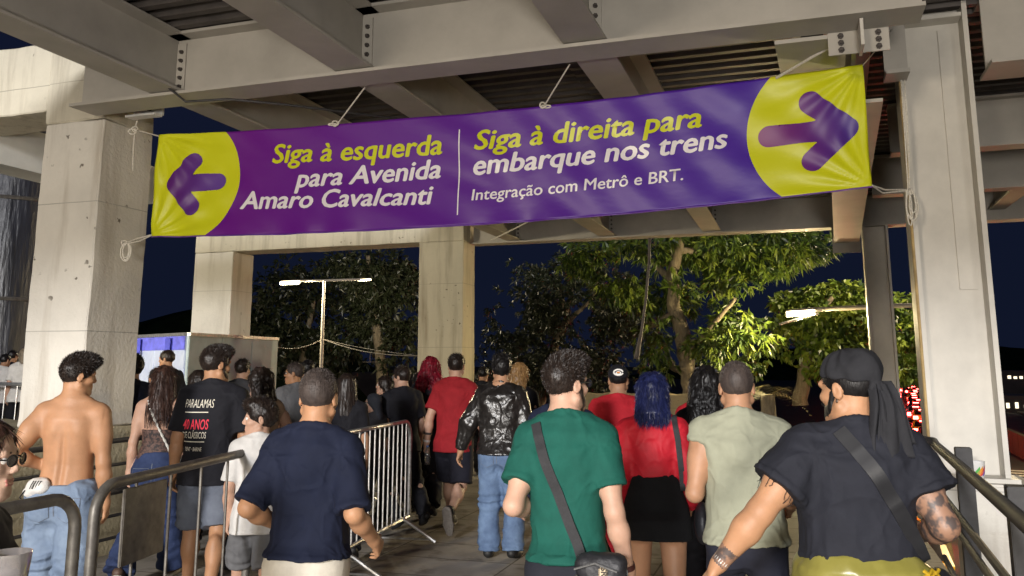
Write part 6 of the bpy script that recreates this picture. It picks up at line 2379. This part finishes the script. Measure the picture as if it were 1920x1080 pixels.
def tail(nm, p0, p1, w0, w1, th, sd):
    p0, p1 = Vector(p0), Vector(p1)
    n = 26
    V, F = [], []
    sx = (TT.to_3x3() @ Vector((1, 0, 0)))
    bk = (TT.to_3x3() @ Vector((0, -1, 0)))
    m_ = 9
    for side in (0, 1):
        for i in range(n):
            t = i / (n - 1)
            q = p0.lerp(p1, t) + bk * (.040 * math.sin(math.pi * min(1, t * 1.2)) * (1 - t))
            w = w0 + (w1 - w0) * min(1, t * 1.4)
            for j in range(m_):
                s = j / (m_ - 1) - .5
                off = .014 * math.sin(s * 9 + t * 3 + sd) + .006 * math.sin(s * 21 + sd)
                V.append(q + sx * (s * w) + bk * (off + (th if side else 0)))
    for side in (0, 1):
        b_ = side * n * m_
        for i in range(n - 1):
            for j in range(m_ - 1):
                f = [b_ + i * m_ + j, b_ + i * m_ + j + 1, b_ + (i + 1) * m_ + j + 1, b_ + (i + 1) * m_ + j]
                F.append(f if side == 0 else f[::-1])
    bb = n * m_
    for i in range(n - 1):
        for j in (0, m_ - 1):
            F.append([i * m_ + j, (i + 1) * m_ + j, bb + (i + 1) * m_ + j, bb + i * m_ + j])
    for j in range(m_ - 1):
        F.append([(n - 1) * m_ + j, (n - 1) * m_ + j + 1, bb + (n - 1) * m_ + j + 1, bb + (n - 1) * m_ + j])
    V = np.array([list(v) for v in V], np.float32) * bd['S']
    return link(nm, mesh_from(nm, V, F, True), M_BAND, bandana_o)
W3 = TT.to_3x3()
tail('bandana_tail', kn + W3 @ Vector((.015, -.012, .02)), kn + W3 @ Vector((.040, -.050, -.245)), .05, .115, .004, 0)
tail('bandana_tail', kn + W3 @ Vector((-.012, -.005, .01)), kn + W3 @ Vector((-.022, -.034, -.225)), .035, .060, .004, 2)
tail('bandana_tail', kn + W3 @ Vector((.03, .0, .03)), kn + W3 @ Vector((.085, -.030, -.20)), .045, .075, .004, 4)
# dreadlocks under the scarf at the right
mb = MB()
for k in range(7):
    x0 = .03 + .006 * k
    mb.tube([(kn + W3 @ Vector((x0, .03, -.02))) * S, (kn + W3 @ Vector((x0 + .02, .0, -.10))) * S, (kn + W3 @ Vector((x0 + .035, -.012, -.20 + .008 * k))) * S], .007 * S, 6)
mb.build('dreadlocks', H_BLACK, bd['root'], True)
# necklace of beads
mb = MB()
for k in range(26):
    a = 2 * math.pi * k / 26
    c0_ = TT @ Vector((.088 * math.cos(a), -.012 + .078 * math.sin(a), .592 - .012 * math.sin(a)))
    mb.tube([(c0_ - Vector((0, 0, .006))) * S, (c0_ + Vector((0, 0, .006))) * S], .0075 * S, 6)
mb.build('necklace', mat('pearl', (.75, .73, .70), rough=.2, var=.05), bd['root'], True)
# satin cloth round his hips
zs = [-.34, -.2, -.06, .09, .135]
bd['part']('waist_cloth', [(loft(TT, zs, [.290, .272, .255, .236, .205], [.240, .226, .210, .188, .150], [-.02, -.02, -.015, -.005, 0]), 0, 'u')], SATIN,
           lambda V, N: .010 * np.sin((V[:, 0] * 16 + V[:, 2] * 26) + 3.5 * vnoise(V * 5, 4)) + .007 * (1 - 2 * np.abs(vnoise(V * np.array([7, 7, 14], np.float32), 8))) + .008 * fbm(V * np.array([8, 8, 5], np.float32), 9, 3))
mb = MB()
for k in range(7):
    for j in (0, 1):
        x = .135 + j * .035
        z = .10 - k * .030
        q = TT @ Vector((x, -.212 - .003 * k - .02 * (1 - j), z))
        mb.tube([(q + Vector((-.014, 0, .012))) * S, (q + Vector((.0, -.010, 0))) * S, (q + Vector((.014, 0, .012))) * S], .007 * S, 6)
        mb.tube([(q + Vector((-.014, 0, -.012))) * S, (q + Vector((.0, -.008, .004))) * S, (q + Vector((.014, 0, -.012))) * S], .006 * S, 6)
mb.build('golden_braid', mat('gold_trim', (.65, .42, .03), rough=.3, metal=.5, var=.3, scale=40), bd['root'], True)
ring_band(bd, -1, .90, 'wristband', mat('paper_wristband', (.75, .76, .72), rough=.5, var=.03), .034, .030)
# frayed sleeve threads
mb = MB()
sh_, el_, wr_, u_d, f_d = bd['arms'][-1]
rg = np.random.default_rng(3)
for k in range(16):
    c_ = sh_ + u_d * (.285 * .60)
    perp = u_d.orthogonal().normalized()
    a = rg.random() * 6.28
    d_ = (Matrix.Rotation(a, 3, u_d) @ perp) * .072
    q0_ = c_ + d_
    mb.tube([q0_ * S, (q0_ + u_d * .015 + Vector((0, 0, -.006))) * S, (q0_ + u_d * (.02 + .02 * rg.random()) + Vector(rg.normal(size=3) * .008)) * S], .0012, 4)
mb.build('sleeve_threads', C_BLACK, bd['root'], True)
# tattoos: dark bands and scrolls let into the skin of the forearms
TAT = mat('tattooed_skin', (.30, .165, .105), rough=.5, color2=(.085, .062, .055), scale=26, detail=2, thresh=(.42, .56))
bd['root'].data.materials.append(TAT)
V, F = bd['V'], bd['F']
ct = V[F].mean(1)
sR, eR, wR, uR_, fR = bd['arms'][1]
sL, eL, wL, uL_, fL = bd['arms'][-1]
def near_seg(ct, a, b, r):
    a, b = np.array(a), np.array(b)
    ba = b - a
    t = np.clip(((ct - a) @ ba) / (ba @ ba), 0, 1)
    return np.linalg.norm(ct - a - t[:, None] * ba, axis=1) < r
mk = near_seg(ct, sR + uR_ * .15, eR, .075) | near_seg(ct, eR, wR, .065) | near_seg(ct, eL.lerp(wL, .80), eL.lerp(wL, .88), .045)
mi = np.zeros(len(F), np.int32)
mi[mk] = 1
bd['root'].data.polygons.foreach_set('material_index', mi)
mb = MB()
for s in (-1,):
    q = hp(-.082, -.012, -.036)
    mb.tube([(q + Vector((0, 0, .006 * math.cos(a))) + W3 @ Vector((0, .006 * math.sin(a), 0))) * S for a in np.linspace(0, 6.3, 12)], .0022 * S, 5)
mb.build('earring', mat('silver', (.7, .7, .7), metal=1, rough=.2, var=0), bd['root'], True)

def bag_root(name, p, label, cat, at_local=(0, 0, 0)):
    e = bpy.data.objects.new(name, None)
    COL.objects.link(e)
    e.location = p['root'].location
    e.rotation_euler = p['root'].rotation_euler
    return tag(e, label, cat)
M_STRAP = mat('black_webbing', (.016, .016, .018), rough=.75, var=.2, scale=60, bump=.5, bscale=260, bdist=.002)
M_NYLON = mat('black_nylon', (.014, .014, .017), rough=.55, var=.25, scale=20, bump=.5, bscale=16, bdist=.02)
# green shirt: crossbody bag at his right hip
S = gr['S']
pz = gr['T'].translation.z * S
e = bag_root('shoulder_bag', gr, 'black nylon crossbody bag with a small beige patch at the hip of the green shirt', 'bag')
strap_over(gr, [(-.118, pz + .555), (-.06, pz + .40), (.03, pz + .18), (.10, pz + .02)], .040, M_STRAP, 'strap', e)
strap_over(gr, [(-.10, pz + .555), (-.02, pz + .40), (.08, pz + .18), (.14, pz + .02)], .040, M_STRAP, 'strap', e, side=1)
pb = pz + .085
V, F = build_field([(ell((.165, -.185, pb - .115), (.095, .052, .110)), 0, 'u'), (cone((.105, -.185, pb - .03), (.225, -.185, pb - .03), .040, .040), .05, 'u'), (cone((.105, -.185, pb - .18), (.225, -.185, pb - .18), .044, .044), .05, 'u')], .006)
V = relax(V, F, 1)
N = vnormals(V, F)
V = V + N * (.005 * fbm(V * 18, 4, 3))[:, None]
link('pouch', mesh_from('pouch', V, F, True), M_NYLON, e)
mb = MB(); mb.box((.165, -.244, pb - .090), (.198, -.232, pb - .028)); pt = mb.build('patch', mat('beige_patch', (.52, .42, .28), rough=.7, var=.1, scale=50), e, bevel=.006)
bm = text_polys('SRF', .032, 0, .001)
for v in bm.verts:
    v.co = Vector((.176 + .0 + v.co.y, -.2452, pb - .026 - v.co.x))
me = bpy.data.meshes.new('lettering'); bm.to_mesh(me); bm.free()
link('lettering', me, mat('dark_print', (.05, .04, .03), var=0), pt)
mb = MB(); mb.tube([(.075, -.246, pb - .04), (.155, -.258, pb - .012), (.235, -.246, pb - .04)], .004, 6); mb.build('zip', mat('zip_metal', (.4, .4, .4), metal=.8, rough=.3, var=.3, scale=150), e, True)
mb = MB()
for k in range(9):
    mb.tube([(.085 - k * .003, -.244, pb - .06 - k * .014), (.080 - k * .003, -.246, pb - .066 - k * .014)], .005, 6)
mb.build('chain', mat('silver', (.7, .7, .7), metal=1, rough=.2, var=0), e, True)
# his watch
ring_band(gr, 1, .93, 'watch_strap', mat('brown_strap', (.07, .022, .018), rough=.5), .033, .022)
sh_, el_, wr_, u_d, f_d = gr['arms'][1]
bkv = (gr['T'].to_3x3() @ Vector((-.35, -1, 0))); bkv = (bkv - f_d * bkv.dot(f_d)).normalized()
c_ = el_.lerp(wr_, .93) + bkv * .035
sd_ = f_d.cross(bkv).normalized()
mb = MB()
q = [c_ - sd_ * .021 - f_d * .018, c_ + sd_ * .021 - f_d * .018, c_ + sd_ * .021 + f_d * .018, c_ - sd_ * .021 + f_d * .018]
mb.box8([v * S for v in q] + [(v + bkv * .009) * S for v in q])
mb.build('watch_face', mat('pale_glass', (.62, .68, .72), rough=.15, var=.05), gr['root'], bevel=.005)
# bandana man: flat black strap from right shoulder to left... worn across the back
S = bd['S']
pz = bd['T'].translation.z * S
e = bag_root('shoulder_bag', bd, 'flat black strap of a bag slung across the back of the bandana wearer', 'bag')
strap_over(bd, [(-.085, pz + .565), (.01, pz + .42), (.13, pz + .22), (.225, pz + .04)], .052, mat('smooth_black_strap', (.020, .020, .022), rough=.35, var=.15), 'strap', e)
V, F = build_field([(ell((.27, -.02, pz - .02), (.05, .12, .10)), 0, 'u')], .008)
link('pouch', mesh_from('pouch', V, F, True), M_NYLON, e)
# lace top woman: white chain strap, thin straps
S = la['S']
TTl = la['T']
for s in (-1, 1):
    mb = MB()
    pts = [TTl @ Vector((s * .085, -.116, .33)), TTl @ Vector((s * .092, -.118, .42)), TTl @ Vector((s * .10, -.075, .535)), TTl @ Vector((s * .10, -.02, .563)), TTl @ Vector((s * .098, .06, .50)), TTl @ Vector((s * .09, .11, .42))]
    mb.tube([v * S for v in pts], .0045, 6)
    mb.build('top_strap', C_BLACK, la['root'], True)
e = bag_root('shoulder_bag', la, 'white chain strap of a small bag across the bare back of the lace top', 'bag')
mb = MB()
bvs = BVHTree.FromPolygons([tuple(v) for v in (la['V'] * S).tolist()], la['F'].tolist())
pzl = TTl.translation.z * S
for k in range(22):
    t = k / 21
    x, z = -.075 + .20 * t, pzl + .52 - .42 * t
    hit = bvs.ray_cast(Vector((x, -1.5, z)), Vector((0, 1, 0)))
    y = (hit[0].y if hit[0] else -.12) - .016
    mb.tube([(x - .006, y, z + .010), (x + .006, y, z - .012)], .010 if k % 2 else .007, 6)
mb.build('strap', mat('white_chain', (.72, .70, .64), rough=.35, var=.1), e, True)
V, F = build_field([(ell((.17, -.05, pzl + .05), (.05, .09, .06)), 0, 'u')], .010)
link('pouch', mesh_from('pouch', V, F, True), mat('white_leather', (.6, .58, .53), rough=.4), e)
# blue bob: bag strap over the right shoulder
S = bh['S']; pz = bh['T'].translation.z * S
e = bag_root('shoulder_bag', bh, 'black shoulder bag strap hanging over the right shoulder of the scarlet blouse', 'bag')
strap_over(bh, [(.115, pz + .545), (.135, pz + .42), (.150, pz + .25), (.155, pz + .16)], .030, M_STRAP, 'strap', e, part='blouse')
V, F = build_field([(ell((.25, .02, pz - .02), (.045, .12, .11)), 0, 'u')], .008)
link('pouch', mesh_from('pouch', V, F, True), M_NYLON, e)
# printed shirt
S = pr['S']; pz = pr['T'].translation.z * S
M_PW = mat('cream_ink', (.75, .70, .58), rough=.7, var=.05)
M_PR = mat('red_ink', (.72, .03, .06), rough=.7, var=.05)
x0, x1 = -.16, .055
print_on_back(pr, 'PARALAMAS', x0, x1, pz + .435, M_PW, 'print', .25, -.006, .085)
print_on_back(pr, '40 ANOS', x0 - .012, x1 - .035, pz + .285, M_PR, 'print', .2, .015, .098)
print_on_back(pr, 'DE CLÁSSICOS', x0 - .015, x1 - .05, pz + .222, M_PW, 'print', .1, .006, .064)
print_on_back(pr, 'I · TENT · BARNE', x0 - .015, x1 - .075, pz + .135, M_PW, 'print', .1, .006, .038)
for z, a, b_ in ((.40, x0, x1 - .04), (.195, x0 - .01, x1 - .06)):
    bm = bmesh.new()
    vs_ = [bm.verts.new(v) for v in ((a, 0, 0), (b_, 0, 0), (b_, .006, 0), (a, .006, 0))]
    bm.faces.new(vs_)
    cut_cells(bm, .02, .02)
    bv = pr['bvh_shirt']
    for v in bm.verts:
        hit = bv.ray_cast(Vector((v.co.x, -1.5, pz + z + v.co.y)), Vector((0, 1, 0)))
        v.co = Vector((v.co.x, (hit[0].y if hit[0] else -.15) - .003, pz + z + v.co.y))
    me = bpy.data.meshes.new('print'); bm.to_mesh(me); bm.free()
    link('print', me, M_PW, pr['root'])
ring_band(pr, -1, .9, 'wristwatch', M_STRAP, .033, .025)
# shirtless: white cap tucked in the waistband, denim waistband
S = sh['S']
T_ = sh['T']
e = bag_root('cap', sh, 'crumpled white cap with black lines tucked into the waistband of the pale jeans', 'cap')
V, F = build_field([(ell(T_ @ Vector((-.105, -.125, .085)), (.062, .045, .045)), 0, 'u'), (ell(T_ @ Vector((-.155, -.11, .045)), (.04, .03, .03)), .03, 'u')], .006)
V = relax(V, F, 1); N = vnormals(V, F)
V = (V + N * (.007 * fbm(V * 16, 4, 3))[:, None]) * S
link('crown', mesh_from('crown', V.astype(np.float32), F, True), C_WHITE, e)
mb = MB()
for k in range(4):
    q0_ = T_ @ Vector((-.135 + k * .013, -.176 + .004 * k, .075)); q1_ = T_ @ Vector((-.120 + k * .013, -.166 + .002 * k, .120))
    mb.tube([q0_ * S, ((q0_ + q1_) / 2 + Vector((0, -.006, 0))) * S, q1_ * S], .0026, 5)
mb.tube([T_ @ Vector((-.175, -.14, .06)) * S, T_ @ Vector((-.20, -.135, .02)) * S, T_ @ Vector((-.175, -.15, -.005)) * S], .004, 5)
mb.build('stripe', C_BLACK, e, True)
zw = [.045, .09]
sh['part']('waistband', [(loft(T_, zw, [.188, .183], [.138, .133], [-.006, -.002]), 0, 'u')], D_BLUE, lambda V, N: .003 * fbm(V * 20, 3, 2), it=0)
def sewn(p, part, outline, m, nm, lift=.003, cell=.02):
    """a sewn-on piece (pocket, seam) lying on the back of a garment: outline in (x, z) metres"""
    bm = bmesh.new()
    bm.faces.new([bm.verts.new((x, z, 0)) for x, z in outline])
    cut_cells(bm, cell, cell)
    bv = p.setdefault('bvh_' + part, bvh_of(p, part))
    for v in bm.verts:
        hit = bv.ray_cast(Vector((v.co.x, -1.5, v.co.y)), Vector((0, 1, 0)))
        v.co = Vector((v.co.x, (hit[0].y if hit[0] else -.12) - lift, v.co.y))
    me = bpy.data.meshes.new(nm)
    bm.to_mesh(me)
    bm.free()
    me.polygons.foreach_set('use_smooth', np.ones(len(me.polygons), bool))
    return link(nm, me, m, p['root'])
M_THREAD = mat('denim_seam', (.13, .15, .19), rough=.9, var=.2, scale=60)
for p_, part_, m_ in ((sh, 'jeans', D_BLUE), (la, 'jeans', D_DARK), (pr, 'shorts', D_GREY), (lj, 'jeans', D_MID)):
    S_ = p_['S']
    z_ = p_['T'].translation.z * S_
    for s_ in (-1, 1):
        c_ = s_ * .083
        o_ = [(c_ - .058, z_ + .012), (c_ - .055, z_ - .09), (c_, z_ - .118), (c_ + .055, z_ - .09), (c_ + .058, z_ + .012)]
        sewn(p_, part_, [(c_ + (x - c_) * 1.05, z_ - .05 + (z - z_ + .05) * 1.05) for x, z in o_], M_THREAD, 'pocket_stitching', .0025)
        sewn(p_, part_, o_, m_, 'back_pocket', .0055)
    sewn(p_, part_, [(-.003, z_ - .085), (.003, z_ - .085), (.003, z_ + .05), (-.003, z_ + .05)], M_THREAD, 'seam')
# cap of the man in the long scarlet shirt
MHc, hpc, Sc = cm['MH'], cm['hp'], cm['S']
lo_, hi_ = np.array(MHc.translation) - .5, np.array(MHc.translation) + .5
cm['part']('cap', [(ell((0, -.014, .048), (.084, .104, .088), MHc), 0, 'u'), (half(hpc(0, 0, .030), MHc.to_3x3() @ Vector((0, .05, -1)), lo_, hi_), .004, 's'),
                   (ell((0, .115, .045), (.07, .06, .008), MHc), .01, 'u')], C_BLACK, None)
cap_o = cm['root'].children[-1]
mb = MB()
for r_, w_ in ((.036, .0065),):
    pts = [hpc(r_ * math.cos(a), -.116 - .004 + .10 * (r_ * math.cos(a)) ** 2 * 8, .075 + r_ * .62 * math.sin(a)) * Sc for a in np.linspace(.2, 2 * math.pi - .2, 24)]
    mb.tube(pts, w_, 6)
pts = [hpc(.018 * math.cos(a), -.120, .070 + .010 * math.sin(a)) * Sc for a in np.linspace(0, 6.2, 14)]
mb.tube(pts, .005, 6)
mb.build('emblem', mat('white_thread', (.8, .78, .74), var=.05), cap_o, True)
mb = MB(); mb.tube([hpc(-.012, -.122, .075) * Sc, hpc(.012, -.122, .075) * Sc], .006, 6); mb.build('emblem', mat('orange_thread', (.7, .25, .05), var=.05), cap_o, True)
mb = MB()
mb.tube([(cm['T'] @ Vector((.085 * math.cos(a), -.012 + .075 * math.sin(a), .592))) * Sc for a in np.linspace(0, 6.3, 24)], .008, 6)
mb.build('lanyard', C_BLACK, cm['root'], True)
# red T-shirt: bottle in the left hand and a bracelet
S = rt['S']
ring_band(rt, -1, .92, 'bracelet', mat('white_band', (.6, .58, .55), var=.05), .034, .02)
ring_band(rt, -1, .62, 'tattoo_band', mat('dark_ink', (.05, .035, .03), var=.1), .0435, .022)
sh_, el_, wr_, u_d, f_d = rt['arms'][-1]
g_ = rt['root']
Mw = Matrix.Translation(g_.location) @ Matrix.Rotation(g_.rotation_euler.z, 4, 'Z')
q = Mw @ ((wr_ + f_d * .10 + Vector((.03, -.02, -.02))) * S)
bt = empty('water_bottle', q, 'small clear plastic bottle in the left hand of the red T-shirt', 'bottle')
V_, F_ = lathe([(0, -.09), (.028, -.09), (.030, -.02), (.028, .03), (.013, .06), (.013, .08), (0, .08)], 14)
link('bottle_wall', mesh_from('bottle_wall', V_, F_, True), mat('clear_plastic', (.75, .75, .75), rough=.1, var=0, trans=.85), bt)
V_, F_ = lathe([(0, .08), (.015, .08), (.015, .098), (0, .098)], 12)
link('cap', mesh_from('cap', V_, F_, True), mat('blue_cap', (.1, .2, .5), var=0), bt)
# hairband and cup of the woman at the left edge
q = at(16, 1062, 1.95)
ct_ = empty('plastic_cup', (q.x, q.y, q.z - .10), 'clear plastic cup with a brown drink at the lower left corner', 'cup')
V_, F_ = lathe([(0, 0), (.030, 0), (.043, .13), (.045, .13), (.032, -.002)], 20)
link('cup_wall', mesh_from('cup_wall', V_, F_, True), mat('cloudy_plastic', (.6, .56, .55), rough=.15, var=.1, trans=.7), ct_)
V_, F_ = lathe([(0, .004), (.029, .004), (.037, .07), (0, .07)], 20)
link('drink', mesh_from('drink', V_, F_, True), mat('brown_drink', (.16, .05, .02), rough=.1, var=.1), ct_)
